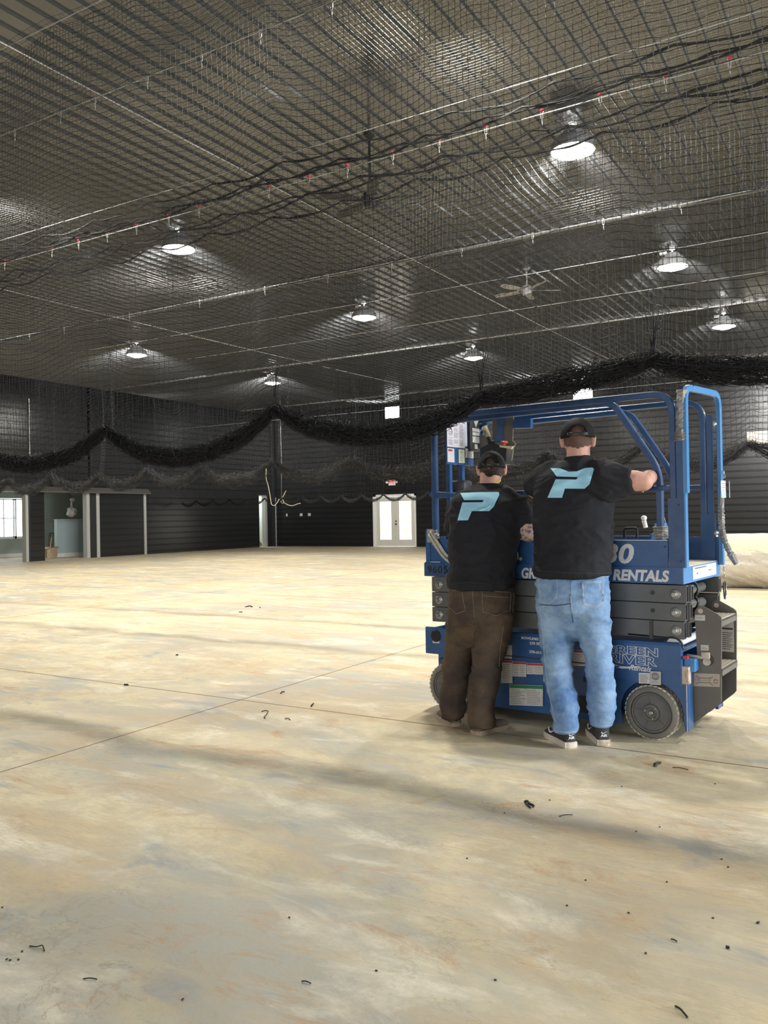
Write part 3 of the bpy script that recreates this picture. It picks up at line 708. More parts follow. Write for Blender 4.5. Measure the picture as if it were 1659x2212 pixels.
QUAD('mounting_face', 'blue', P_([(1074, 903), (1091, 901), (1086, 930), (1087, 953), (1062, 955), (1070, 945), (1074, 930)], .193), .006, mp_, n=(0, 1, 0))
QUAD('cross_bar', 'blue', P_([(1024, 905), (1066, 903), (1066, 910), (1030, 914)], .22), .03, n=(0, 1, 0)); QUAD('cross_bar', 'blue', P_([(1108, 907), (1146, 903), (1146, 924), (1108, 925)], .16), .04, n=(0, 1, 0))
q = MB(); q.rect(fillet([FV(1028, 968, .24), FV(1030, 930, .24), FV(1052, 914, .24)], .06), .03, .03); q.build('cross_bar', M['blue'], lift, smooth='auto')
# black outlet box on the mid rail
q = MB(); q.b2(FV(970, 1062, -.10), FV(1022, 1038, .02), .02); q.build('outlet_box', mat('charcoal_box', (.03, .03, .032), .5), lift, smooth='auto')
q = MB(); q.tube(fillet([FV(936, 1040, FT + .06), FV(938, 1055, FT + .06), FV(948, 1066, FT + .06), FV(975, 1066, FT + .06)], .05), .007, 6); q.build('cable', M['grey_dark'], lift, smooth=True)
# carry handle on the deck
q = MB(); q.rect(fillet([FV(1349, 1162, -.1), FV(1349, 1141, -.1), FV(1376, 1141, -.1), FV(1376, 1162, -.1)], .018), .016, .016); q.build('handle', M['black'], lift, smooth='auto')
q = MB(); q.tube([FV(1391, 1124, -.05), FV(1395, 1140, -.05)], .014, 8); q.ball(FV(1391, 1119, -.05), (.018, .018, .016)); q.build('rag_topped_lever', M['plastic_bag'], lift, smooth=True)
q = MB(); q.b2(FV(1414, 1152, .05), FV(1441, 1130, .20)); q.build('socket_box', M['blue_lit'], lift)
q = MB(); q.b2(FV(1416, 1170, -.02), FV(1440, 1148, .10)); q.build('socket_box', M['blue'], lift)

# placards on the left end (they face the platform)
def plac(name, y0, z0, y1, z1, m_, par, x=-.772): return LB(name, m_, ((x, y0, z0), (x + .004, y1, z1)), par=par)
pl = LB('placard_panel', 'blue', ((-.785, -.205, 1.655), (-.775, .165, 1.99)))
a_ = plac('placard', -.202, 1.775, .035, 1.975, mat('placard_white', (.66, .62, .66), .4), pl)
plac('placard_red_header', -.195, 1.955, .03, 1.972, 'red', pl, -.769)
def lines(name, x, y0, z0, y1, z1, n, par, m_='ink', cols_=1, seed=0, hh=.0022):
    rnd = random.Random(seed); q = MB(); w_ = (y1 - y0) / cols_
    for c_ in range(cols_):
        for i in range(n):
            z = z1 - (z1 - z0) * (i + .5) / n; a = y0 + c_ * w_ + w_ * .07; b__ = y0 + (c_ + 1) * w_ - w_ * rnd.uniform(.07, .35)
            if rnd.random() < .85: q.b2((x, a, z - hh / 2), (x + .0012, b__, z + hh / 2))
    return q.build(name, mat('print_%s_%d' % (name, seed), (.16, .15, .18), .6), par)
lines('placard_print', -.768, -.19, 1.79, .028, 1.945, 24, pl, cols_=3, seed=3)
plac('placard', -.20, 1.668, -.11, 1.765, mat('placard_white_b', (.62, .60, .60), .4), pl); plac('placard_red_header', -.19, 1.745, -.14, 1.757, 'red', pl, -.769)
plac('placard', -.05, 1.668, .03, 1.765, mat('placard_cream', (.60, .62, .50), .4), pl); lines('placard_print', -.768, -.04, 1.68, .02, 1.75, 6, pl, seed=5)
plac('placard', .045, 1.71, .155, 1.775, 'decal', pl); lines('placard_print', -.768, .05, 1.712, .15, 1.77, 7, pl, seed=6, hh=.003)
plac('placard', .036, 1.79, .07, 1.975, mat('placard_blue_white', (.55, .6, .72), .4), pl)
mb_ = LB('manual_box', 'grey_dark', ((-.775, .08, 1.76), (-.745, .21, 2.0)), bev=.004)
for (y0, z0, y1, z1) in ((.10, 1.90, .20, 1.925), (.10, 1.872, .20, 1.895), (.10, 1.82, .20, 1.865), (.13, 1.775, .17, 1.81)):
    LB('manual_label', 'decal', ((-.744, y0, z0), (-.741, y1, z1)), par=mb_)
q = MB(); q.prism([(.12, 1.985), (.19, 1.985), (.15, 1.93)], 0, -.744, -.741); q.build('manual_label', mat('pale_blue_label', (.5, .6, .65), .4), mb_)

# ladder at the right end
def ladplate(v, dx=0):
    L = [(1500, 1322), (1504, 1314), (1511, 1309), (1518, 1309), (1552, 1328), (1557, 1333), (1558.5, 1340), (1558, 1516), (1553, 1522), (1498, 1564), (1490, 1563), (1490, 1450), (1500, 1445), (1500, 1436), (1504, 1434), (1507, 1431)]
    L2 = [(1528 + 13 * cos(radians(a)), 1425 + 12 * sin(radians(a))) for a in range(150, -30, -15)]
    L3 = [(1541 - 6, 1409), (1512, 1409), (1503, 1410), (1500, 1404)]
    return [FV(x, y, -.25) for x, y in L]
def lad_side(v):
    base_ = ladplate(v); poly = [(p.x, p.z) for p in base_]; q = MB(); q.prism(poly, 1, v, v + .012)
    return q.build('ladder_side', M['brown_grey'], lift, smooth='auto')
ls = lad_side(-.25); lb = lad_side(.085)
c_ = FV(1529, 1425, -.25); q = MB(); q.lathe((c_.x, -.2505, c_.z), [(0, -.001), (.032, -.001), (.034, 0)], (0, 1, 0), 28); q.build('cut_out', M['grey_dark'], ls)
q = MB(); q.tube(fillet([(c_.x - .11, -.262, c_.z + .015), (c_.x - .04, -.262, c_.z + .012), (c_.x + .01, -.262, c_.z + .012)], .02), .010, 8); q.b2((c_.x - .03, -.275, c_.z + .008), (c_.x + .016, -.252, c_.z + .045), .005); q.lathe((c_.x - .005, -.255, c_.z - .012), [(.022, 0), (.02, -.006), (0, -.004)], (0, 1, 0), 14)
q.build('latch', mat('worn_cream_latch', (.55, .46, .38), .4, vary=(30, (.25, .18, .14), .5, .7)), ls, smooth='auto')

for (x, z, r_) in ((FV(1513, 1320, -.25).x, FV(1513, 1320, -.25).z, .014),):
    for par, v in ((ls, -.2505), (lb, .0845)):
        q = MB(); q.lathe((x, v, z), [(0, -.001), (r_, -.001), (r_, 0)], (0, 1, 0), 18); q.build('eye_hole', M['deck'], par)
q = MB(); q.lathe((.948, .0845, .52), [(0, -.001), (.045, -.001), (.045, 0)], (0, 1, 0), 24); q.build('eye_hole', M['deck'], lb)
for i, z in enumerate((.690, .415)):
    q = MB(); q.b2((.90, -.245, z - .012), (1.035, .09, z)); q.b2((1.028, -.245, z - .04), (1.035, .09, z))
    st = q.build('step', M['grey_steel'], lift)
    g = MB()
    for a in range(5):
        for b_ in range(10): g.lathe((.915 + a * .026, -.225 + b_ * .033, z), [(.007, 0), (.006, .0025), (.0025, .0025), (0, .0005)], n=6)
    g.b2((.902, -.243, z), (1.033, .088, z + .0008)); g.build('step_grip', M['deck'], st)
# stickers
def rect_px(name, x0, y0, x1, y1, v, m_, par, th=.0012):
    q = MB(); A = [FV(x0, y0, v), FV(x1, y0 + (x1 - x0) * .035, v), FV(x1, y1 + (x1 - x0) * .035, v), FV(x0, y1, v)]
    poly = [(p.x, p.z) for p in A]; q.prism(poly, 1, v - th, v); return q.build(name, M[m_] if isinstance(m_, str) else m_, par)
def pxlines(name, x0, y0, x1, y1, n, v, par, seed, cols_=1, h=.45):
    rnd = random.Random(seed); q = MB(); sl = .035; w_ = (x1 - x0) / cols_
    for c2 in range(cols_):
        for i in range(n):
            y = y0 + (y1 - y0) * (i + .5) / n; a = x0 + c2 * w_ + w_ * .06; b2 = x0 + (c2 + 1) * w_ - w_ * rnd.uniform(.06, .4)
            A = [FV(a, y - h + (a - x0) * sl, v), FV(b2, y - h + (b2 - x0) * sl, v), FV(b2, y + h + (b2 - x0) * sl, v), FV(a, y + h + (a - x0) * sl, v)]
            q.prism([(p.x, p.z) for p in A], 1, v - .0008, v)
    return q.build(name, mat('small_print_%d' % seed, (.22, .20, .19), .6), par)
vs = FT - .0035; vt = FT - .0122
def sticker(x0, y0, x1, y1, v, head=None, n=5, cols_=1, seed=0, par=chassis, hh=5, body='decal'):
    s_ = rect_px('decal', x0, y0, x1, y1, v, body, par)
    if head: rect_px('decal_header', x0 + .5, y0 + .8, x1 - .5, y0 + hh, v - .0014, head, par)
    pxlines('decal_print', x0 + 1, y0 + (hh + 2 if head else 3), x1 - 1, y1 - 2, n, v - .0014, par, seed, cols_)
sticker(1083, 1426, 1107, 1475, vs, 'red', 9, 1, 11); sticker(1107.5, 1429, 1137, 1461, vs, 'red', 5, 2, 12); sticker(1138, 1432, 1173, 1456, vs, 'red', 4, 2, 13); sticker(1174, 1435, 1190, 1472, vs, 'green', 8, 1, 14)
sticker(1100.5, 1478, 1173, 1523, vs, 'green', 9, 2, 15, hh=8); sticker(1082, 1393, 1106, 1422, vt, None, 4, 1, 16); sticker(1237, 1404, 1266, 1438, vt, 'red', 6, 1, 17)
q = MB(); A = [FV(x, y, vs - .0016) for x, y in ((1119, 1478), (1127, 1470), (1133, 1474), (1139, 1477))]
sticker(1380, 1453, 1404, 1476, vt, None, 7, 1, 18); sticker(1404.5, 1450, 1428, 1479, vt, None, 3, 1, 19, body=mat('decal_grey', (.45, .43, .40), .5))
q = MB()
for r_ in (.020, .015, .007): q.tube(arc((FV(1416, 1461, vt).x, vt - .002, FV(1416, 1461, vt).z), r_, 0, 360, 20, (1, 0, 0), (0, 0, 1)), .0012, 4)
q.build('decal_rings', M['ink'], chassis)
sticker(935, 1376, 949, 1389, vt, None, 3, 1, 20)
# ladder stickers
sticker(1501, 1328, 1523, 1340, -.2505, None, 1, 1, 21, ls); sticker(1514, 1393, 1531, 1405, -.2505, None, 2, 1, 22, ls); sticker(1498, 1454, 1555, 1482, -.2505, None, 1, 1, 23, ls, body=mat('decal_tan', (.42, .36, .29), .55))
q = MB()
def fr_(pts, v, r_=.0013): q.tube([Vector((FV(x, y, -.25).x, v, FV(x, y, -.25).z)) for x, y in pts], r_, 4)
fr_([(1510, 1464), (1534, 1465), (1534, 1475), (1510, 1474), (1510, 1464)], -.253); fr_([(1504, 1460), (1510, 1464)], -.253); fr_([(1540, 1462), (1534, 1465)], -.253); fr_([(1504, 1477), (1510, 1474)], -.253); fr_([(1540, 1480), (1534, 1475)], -.253); fr_([(1543, 1468), (1551, 1469), (1550, 1476), (1542, 1475), (1543, 1468)], -.253)
q.build('decal_print', M['ink'], ls)
s_ = LB('decal', 'decal', ((.92, .083, .46), (1.02, .0845, .66)), par=lb); lines2 = MB()
for i in range(9): lines2.b2((.93, .0815, .475 + i * .012), (1.0 + (i % 3) * .006, .0828, .478 + i * .012))
lines2.b2((.925, .0815, .592), (1.015, .0828, .602)); lines2.build('decal_print', M['ink'], lb)
# deck end: white instruction sheet, and end skirt in the lit blue
LB('end_skirt', 'blue_lit', ((.872, FT - .012, .892), (.876, .375, .984)), par=deck)
es = LB('instruction_sheet', 'letter', ((.876, -.22, .905), (.8785, .27, .978)), par=deck)
LB('instruction_print', 'ink', ((.8785, -.18, .965), (.8795, .05, .970)), ((.8785, -.15, .935), (.8795, -.12, .940)), ((.8785, .10, .94), (.8795, .16, .944)), par=es)
# right chassis end: cream junction block, lever, striped plate
q = MB(); q.b2((.853, FT + .0, .335), (.888, FT + .05, .43)); q.build('junction_block', mat('rusty_cream_bracket', (.55, .44, .36), .5, vary=(25, (.22, .12, .08), .5, .7)), chassis)
LB('junction_block', 'blue_lit', ((.855, FT + .04, .40), (.91, FT + .13, .47)), par=chassis); LB('red_cap', 'red', ((.86, FT + .0, .475), (.885, FT + .03, .49)), par=chassis)
LB('end_edge', 'letter', ((.872, FT + .01, .07), (.8765, FT + .016, .33)), par=chassis)
# lettering
fx, fz = (1, 0, 0), (0, 0, 1)
def tx(name, txt, px, py, v, size, m_, par, **k):
    p = FV(px, py, v); return text_on(name, txt, size, p, fx, fz, M[m_], par, **k)
vl = FT - .0130
tx('lettering', 'GREEN RIVER', 1192, 1241, vl, .088, 'letter', deck, offset=.0032, shear=.15, sx=.80)
tx('lettering', 'RENTALS', 1382, 1244.5, vl, .085, 'letter', deck, offset=.0038, shear=.15, sx=.92)
tx('lettering', 'GS-1930', 1255, 1197, FT - .005, .152, 'letter', toe, offset=.0048, shear=.18, sx=1.16)
tx('lettering', 'Genie.', 1080, 1196, FT - .005, .12, 'letter', toe, offset=.004, sx=1.0)
tx('lettering', '9605', 945, 1231, FT - .0195, .068, 'black', deck, offset=.0012, sx=1.06, spacing=1.16)
def outlined(txt, px, py, size, sx, off):
    tx('lettering', txt, px, py, vt, size, 'letter', band, offset=off + .0022, sx=sx, spacing=1.04); tx('lettering', txt, px, py, vt - .0012, size, 'blue', band, offset=off - .0006, sx=sx, spacing=1.04)
outlined('GREEN', 1362, 1406, .062, 1.62, .0012); outlined('RIVER', 1364, 1426, .068, 1.55, .0012)
tx('lettering', 'Rentals', 1381, 1444, vt, .045, 'letter', band, offset=.0008, shear=.5, sx=.95)
q = MB(); sw = [(1322, 1431), (1330, 1441), (1342, 1444), (1358, 1444), (1375, 1442), (1385, 1439), (1372, 1439), (1355, 1440), (1340, 1439), (1329, 1435)]
q.prism([(FV(x, y, vt).x, FV(x, y, vt).z) for x, y in sw], 1, vt - .001, vt); q.build('swoosh_line', M['letter'], band)
for t_, y_, x_ in (('BOWLING GREEN', 1380, 1158), ('270 782', 1390, 1157), ('270-651-1', 1409, 1160)):
    tx('lettering', t_, x_, y_ + .5, vt - (.003 if y_ < 1385 else 0), .022, 'letter', band, offset=.0008, sx=1.15)

# ------------------------------------------------------------------ people
LFW = Vector((fwd.dot(LU), fwd.dot(LV), fwd.z))
def J(x, y, v, wpx=0):
    p = FV(x, y, v); return (p, wpx / 2 * (p - LCAM).dot(LFW) / FPX)

def loft(mb, rings, n=20, cap0='flat', cap1='flat'):
    """rings: (centre, a-vector, b-vector); closes both ends flat or as a dome"""
    def dome(c, a, b_, d, h, rev):
        out = []
        for k in (1, 2, 3):
            t = k / 3.6 * pi / 2; out.append((c + d * h * sin(t), a * cos(t), b_ * cos(t)))
        return out[::-1] if rev else out
    R_ = list(rings)
    if cap0 == 'round':
        c, a, b_ = R_[0]; d = (R_[0][0] - R_[1][0]).normalized(); R_ = dome(c, a, b_, d, (a.length + b_.length) / 2, True) + R_
    if cap1 == 'round':
        c, a, b_ = R_[-1]; d = (R_[-1][0] - R_[-2][0]).normalized(); R_ = R_ + dome(c, a, b_, d, (a.length + b_.length) / 2, False)
    vv = [[mb.bm.verts.new(c + a * cos(2 * pi * i / n) + b_ * sin(2 * pi * i / n)) for i in range(n)] for c, a, b_ in R_]
    for A, B in zip(vv, vv[1:]):
        for i in range(n): mb.bm.faces.new((A[i], A[(i + 1) % n], B[(i + 1) % n], B[i]))
    mb.bm.faces.new(vv[0][::-1]); mb.bm.faces.new(vv[-1])
def limb(mb, pts, cap0='round', cap1='round', n=14, flat=1.0):
    """pts: (Vector, radius)"""
    R_ = []
    for i, (p, r) in enumerate(pts):
        t = (pts[min(i + 1, len(pts) - 1)][0] - pts[max(i - 1, 0)][0]).normalized()
        a = t.cross(Vector((0, 1, 0)));
        if a.length < .2: a = t.cross(Vector((1, 0, 0)))
        a.normalize(); b_ = t.cross(a); R_.append((p, a * r, b_ * r * flat))
    loft(mb, R_, n, cap0, cap1)
def hr(p, rx, ry, rot=0, tilt=0):   # a level ring
    a = Vector((cos(rot), sin(rot), 0)); b_ = Vector((-sin(rot), cos(rot), 0)) + Vector((0, 0, tilt)); return (p, a * rx, b_ * ry)
def smooth_interp(rings, sub=3):
    out = []
    for i in range(len(rings) - 1):
        p0, p1, p2, p3 = rings[max(i - 1, 0)], rings[i], rings[i + 1], rings[min(i + 2, len(rings) - 1)]
        for k in range(sub):
            t = k / sub
            out.append(tuple(.5 * ((2 * b_) + (c - a) * t + (2 * a - 5 * b_ + 4 * c - d) * t * t + (-a + 3 * b_ - 3 * c + d) * t ** 3) for a, b_, c, d in zip(p0, p1, p2, p3)))
    out.append(rings[-1]); return out

def fuse(mb, voxel, sm=3, disp=None, seed=0):
    bmesh.ops.recalc_face_normals(mb.bm, faces=mb.bm.faces)
    me = bpy.data.meshes.new('tmp'); mb.bm.to_mesh(me); mb.bm.free()
    o = bpy.data.objects.new('tmp', me); COL.objects.link(o)
    md = o.modifiers.new('r', 'REMESH'); md.mode = 'VOXEL'; md.voxel_size = voxel
    if sm: ms = o.modifiers.new('s', 'SMOOTH'); ms.factor = .5; ms.iterations = sm
    bpy.context.view_layer.update()
    out = bpy.data.meshes.new_from_object(o.evaluated_get(bpy.context.evaluated_depsgraph_get()))
    bpy.data.objects.remove(o); bpy.data.meshes.remove(me)
    if disp:
        nrm = [v.normal.copy() for v in out.vertices]
        for v, nn in zip(out.vertices, nrm):
            d = 0
            for amp, sc, kind in disp:
                q = Vector((v.co.x * sc[0], v.co.y * sc[1], v.co.z * sc[2])) + Vector((seed * 7.3, seed * 3.1, seed))
                if kind == 'fold': w_ = noise.noise(q + noise.noise_vector(q * .6) * .9); d += amp * ((1 - abs(w_) * 2.4) if abs(w_) < .41 else 0)
                else: d += amp * noise.noise(q)
            v.co += nn * d
    return out
def fin(name, me, m_, par, base, smooth=True):
    me.transform(Matrix.Translation(-base)); return link(name, me, m_, par, smooth)
def bvh(me): return BVHTree.FromPolygons([v.co.copy() for v in me.vertices], [tuple(p.vertices) for p in me.polygons])
def onto(tree, x, y, off=.003):
    d = lray(x, y); h = tree.ray_cast(LCAM, d)
    return None if h[0] is None else h[0] - d * off
def print_on(tree, poly, off=.0035, cuts=3):
    """a flat 2-D outline in the view, cut fine and laid on the cloth"""
    from mathutils.geometry import delaunay_2d_cdt
    P = [Vector(p) for p in poly]; n = len(P); V2 = []; E2 = []
    for i in range(n):
        a_, b_ = P[i], P[(i + 1) % n]; k = max(1, int((b_ - a_).length / 2.5))
        for j in range(k): V2.append(a_.lerp(b_, j / k))
    E2 = [(i, (i + 1) % len(V2)) for i in range(len(V2))]; nb = len(V2)
    def inside(x, y):
        c = False
        for i in range(n):
            (x0, y0), (x1, y1) = P[i], P[(i + 1) % n]
            if (y0 > y) != (y1 > y) and x < (x1 - x0) * (y - y0) / (y1 - y0) + x0: c = not c
        return c
    x = min(p.x for p in P)
    while x < max(p.x for p in P):
        y = min(p.y for p in P)
        while y < max(p.y for p in P):
            if inside(x, y): V2.append(Vector((x, y)))
            y += 2.5
        x += 2.5
    vo, eo, fo, *_ = delaunay_2d_cdt(V2, E2, [], 0, 1e-4)
    keep = [f for f in fo if inside(sum(vo[i][0] for i in f) / 3, sum(vo[i][1] for i in f) / 3)]
    pts = [onto(tree, v[0], v[1], off) for v in vo]
    keep = [f for f in keep if all(pts[i] is not None for i in f)]
    me = bpy.data.meshes.new('p'); me.from_pydata([p if p is not None else Vector() for p in pts], [], keep); me.update(); return me
def stitch_mesh(tree, polys, r=.0016, off=.001, step=3.0):
    q = MB()
    for L in polys:
        P = []
        for (x0, y0), (x1, y1) in zip(L, L[1:]):
            n = max(1, int(hypot(x1 - x0, y1 - y0) / step))
            for k in range(n): P.append((x0 + (x1 - x0) * k / n, y0 + (y1 - y0) * k / n))
        P.append(L[-1]); pts = [onto(tree, x, y, off) for x, y in P]; run = []
        for p in pts + [None]:
            if p is None or (run and (p - run[-1]).length > .05):
                if len(run) > 1: q.tube(run, r, 4)
                run = [] if p is None else [p]
            else: run.append(p)
    me = bpy.data.meshes.new('s'); q.bm.to_mesh(me); q.bm.free(); return me

def head(mb, c, s=1.0, yaw=0.0, nod=0.0):
    """skull, jaw, nose, brow, lips, ears; the face looks along +v"""
    R_ = Matrix.Rotation(yaw, 3, 'Z') @ Matrix.Rotation(-nod, 3, 'X')
    def E(p, r): mb.ball(c + R_ @ (Vector(p) * s), tuple(q * s for q in r), R_, 20)
    E((0, -.012, .022), (.076, .094, .092)); E((0, .010, -.025), (.067, .078, .088)); E((0, .040, -.075), (.046, .045, .038))
    E((0, -.045, -.02), (.062, .050, .060))
    E((0, .098, -.020), (.013, .016, .022)); E((0, .092, -.002), (.009, .013, .03)); E((-.030, .078, .012), (.024, .014, .010)); E((.030, .078, .012), (.024, .014, .010))
    E((0, .083, -.055), (.024, .012, .007)); E((0, .083, -.066), (.020, .012, .007)); E((0, .072, -.098), (.022, .018, .016))
    for sx in (-1, 1):
        E((sx * .085, -.006, -.012), (.013, .021, .034)); E((sx * .092, -.016, -.000), (.008, .016, .025)); E((sx * .078, .0, -.034), (.009, .011, .012))
        E((sx * .045, .06, -.035), (.024, .022, .024))
    return R_
def hand(mb, w_, d, palm, s=1.0, curl=.9, thumb=1):
    """w_: wrist point, d: pointing direction, palm: the way the palm faces"""
    d = d.normalized(); palm = (palm - d * palm.dot(d)).normalized(); side = d.cross(palm)
    c = w_ + d * .045 * s
    loft(mb, [(w_, side * .026 * s, palm * .019 * s), (w_ + d * .03 * s, side * .036 * s, palm * .017 * s), (w_ + d * .07 * s, side * .041 * s, palm * .015 * s), (w_ + d * .092 * s, side * .039 * s, palm * .012 * s)], 14, 'round', 'round')
    for k, (o_, L_) in enumerate(((-.031, .066), (-.011, .076), (.010, .071), (.030, .056))):
        p = w_ + d * (.088 - .004 * abs(k - 1.3)) * s + side * o_ * s; dd = d.copy(); pts = [(p, .0098 * s)]
        for j, fr_ in enumerate((.45, .30, .25)):
            a = curl * (.55 + .35 * j); dd = (d * cos(a) + palm * sin(a)).normalized(); p = p + dd * L_ * fr_ * s; pts.append((p, (.0092 - .0008 * j) * s))
        limb(mb, pts, n=10)
    p = w_ + d * .022 * s - side * thumb * .030 * s
    dd = (d * .55 - side * thumb * .65 + palm * .45).normalized(); p2 = p + dd * .042 * s; dd = (d * .85 + palm * .55 - side * thumb * .1).normalized(); p3 = p2 + dd * .030 * s; p4 = p3 + (dd + palm * .4).normalized() * .022 * s
    limb(mb, [(p, .014 * s), (p2, .0115 * s), (p3, .010 * s), (p4, .009 * s)], n=10)

def shoe(par, base, heel, ang, L_, kind):
    """heel on the floor, ang = direction of the toes in the lift frame"""
    ex = Vector((cos(ang), sin(ang), 0)); ey = Vector((-sin(ang), cos(ang), 0))
    def P(x, y, z): return heel + ex * x + ey * y + Vector((0, 0, z))
    out0 = [(0, -.030), (.004, -.036), (.05, -.037), (.12, -.036), (.19, -.046), (.25, -.044), (.285, -.026), (.30, 0), (.287, .024), (.25, .042), (.19, .046), (.12, .038), (.05, .037), (.004, .036), (0, .030), (-.008, .014), (-.008, -.014)]
    out = [q[:2] for q in smooth_interp([q + (0,) for q in out0] + [out0[0] + (0,)], 3)][:-1]
    k = L_ / .30; u_ = MB(); th = .034 if kind == 'trainer' else .028
    mb = MB()
    rings = [(.004, .030, .062), (.02, .036, .082), (.06, .038, .090), (.10, .039, .082), (.15, .042, .066), (.20, .044, .052), (.25, .040, .042), (.28, .028, .032), (.292, .015, .026)]
    R_ = [(P(x * k, 0, (z + .010) / 2 + .006), ey * w_, Vector((0, 0, 1)) * ((z) / 2)) for x, w_, z in rings]
    loft(mb, R_, 18, 'flat', 'round')
    loft(mb, [hr(P(.045 * k, 0, .05), .040, .045, ang - pi / 2), hr(P(.050 * k, 0, .09), .040, .048, ang - pi / 2), hr(P(.052 * k, 0, .125 if kind == 'boot' else .105), .041, .046, ang - pi / 2)], 18)
    me = fuse(mb, .006, 3, [(.0015, (30, 30, 30), 'n')])
    so = fin('boot' if kind == 'boot' else 'trainer', me, M['boot'] if kind == 'boot' else M['sneaker'], par, base)
    s_ = MB(); poly = [(x * k, y * 1.06) for x, y in out]; n = len(poly)
    lay = [(0, .97), (.006, 1.0), (th - .006, 1.0), (th, .96)]
    rows_ = [[s_.bm.verts.new(P((x - .14) * f + .14, y * f, z + (.004 * (x > .24) if z == 0 else 0))) for x, y in poly] for z, f in lay]
    for A, B in zip(rows_, rows_[1:]):
        for i in range(n): s_.bm.faces.new((A[i], A[(i + 1) % n], B[(i + 1) % n], B[i]))
    s_.bm.faces.new(rows_[0][::-1]); s_.bm.faces.new(rows_[-1]); bmesh.ops.recalc_face_normals(s_.bm, faces=s_.bm.faces)
    mm = bpy.data.meshes.new('sole'); s_.bm.to_mesh(mm); s_.bm.free(); fin('sole', mm, M['sole'] if kind == 'boot' else M['midsole'], so, base, False)
    lc = MB()
    for i in range(5): x = (.10 + .028 * i) * k; z = .084 - .009 * i; lc.tube([P(x, -.024, z - .006), P(x + .006, 0, z + .006), P(x, .024, z - .006)], .003, 5)
    mm = bpy.data.meshes.new('laces'); lc.bm.to_mesh(mm); lc.bm.free(); fin('laces', mm, M['black'], so, base)
    if kind == 'trainer':
        tr = bvh(me); me_off = base
        # heel mark and side mark
        for txt, sz, hgt in (('AIR', .020, .058),):
            t_ = text_mesh(txt, sz, offset=.0006, sx=1.15)
            mt = Matrix((( -ey.x, 0, -ex.x, 0), (-ey.y, 0, -ex.y, 0), (0, 1, 0, 0), (0, 0, 0, 1)))
            t_.transform(Matrix.Translation(P(-.0015, 0, hgt)) @ mt); fin('heel_lettering', t_, M['white'], so, base, False)
        def mark(cx_, cz_, sc, side):
            L = [(-.030, .004), (-.020, -.008), (-.004, -.006), (.034, .014), (-.002, .000), (-.016, .000), (-.022, .006), (-.022, .014)]
            q = MB()
            if side == 0: vs_ = [P(-.002, -(x) * sc, cz_ + z * sc) for x, z in L]
            else: vs_ = [P(cx_ - x * sc * side * side, side * (.0445 - .004 * abs(x) * 10), cz_ + z * sc) for x, z in L]
            q.bm.faces.new([q.bm.verts.new(v) for v in vs_]); r = bmesh.ops.extrude_face_region(q.bm, geom=q.bm.faces[:])
            for v in r['geom']:
                if isinstance(v, bmesh.types.BMVert): v.co += (-ex if side == 0 else ey * side) * .002
            mm = bpy.data.meshes.new('m'); q.bm.to_mesh(mm); q.bm.free(); fin('tick_mark', mm, M['white'], so, base, False)
        mark(0, .074, .55, 0); mark(.15 * k, .060, 1.5, 1)
    return so

def cap_mesh(c, rx, ry, rz, R_, arch_open=True, seed=0):
    """crown shell with the back arch cut out, closure strap, peak to the front, button, stitched seams"""
    bm = bmesh.new(); nu, nv = 64, 22; V = {}
    for j in range(nv + 1):
        th = (pi / 2 + .12) * j / nv
        for i in range(nu):
            a = 2 * pi * i / nu
            r = 1 - .004 * (abs(((a / (pi / 3)) % 1) - .5) > .47)
            V[i, j] = bm.verts.new(c + R_ @ Vector((rx * r * sin(th) * cos(a), ry * r * sin(th) * sin(a) - .012 * (j / nv) * (sin(a) < 0), rz * cos(th) - .012 * (j / nv))))
    for j in range(nv):
        for i in range(nu):
            a = 2 * pi * (i + .5) / nu; t = (j + .5) / nv
            da = abs((a - 1.5 * pi + pi) % (2 * pi) - pi)
            if arch_open and (da / .52) ** 2 + ((t - 1.0) / .40) ** 2 < 1: continue
            bm.faces.new((V[i, j], V[(i + 1) % nu, j], V[(i + 1) % nu, j + 1], V[i, j + 1]))
    for v in [v for v in bm.verts if not v.link_faces]: bm.verts.remove(v)
    bmesh.ops.remove_doubles(bm, verts=bm.verts, dist=.0004)
    bmesh.ops.recalc_face_normals(bm, faces=bm.faces)
    r = bmesh.ops.extrude_face_region(bm, geom=bm.faces[:])
    for v in r['geom']:
        if isinstance(v, bmesh.types.BMVert): v.co += (v.co - c).normalized() * .003
    bmesh.ops.recalc_face_normals(bm, faces=bm.faces)
    q = MB(); q.bm.free(); q.bm = bm
    q.ball(c + R_ @ Vector((0, 0, rz + .003)), (.008, .008, .005), None, 10)
    # peak
    pts = []
    for k in range(13):
        a = pi * (.14 + .72 * k / 12); pts.append((rx * .98 * cos(a), ry * sin(a), -.012)); 
    outer = [(x * 1.0, y + .072 * sin(pi * (.02 + .96 * k / 12)) ** .6, -.028 - .004) for k, (x, y, z) in enumerate(pts)]
    for dz in (0,):
        A = [q.bm.verts.new(c + R_ @ Vector(p)) for p in pts]; B = [q.bm.verts.new(c + R_ @ Vector(p)) for p in outer]
        A2 = [q.bm.verts.new(c + R_ @ (Vector(p) - Vector((0, 0, .004)))) for p in pts]; B2 = [q.bm.verts.new(c + R_ @ (Vector(p) - Vector((0, 0, .004)))) for p in outer]
        for k in range(12):
            q.bm.faces.new((A[k], A[k + 1], B[k + 1], B[k])); q.bm.faces.new((A2[k], B2[k], B2[k + 1], A2[k + 1])); q.bm.faces.new((B[k], B[k + 1], B2[k + 1], B2[k]))
    me = bpy.data.meshes.new('cap'); q.bm.to_mesh(me); q.bm.free(); return me
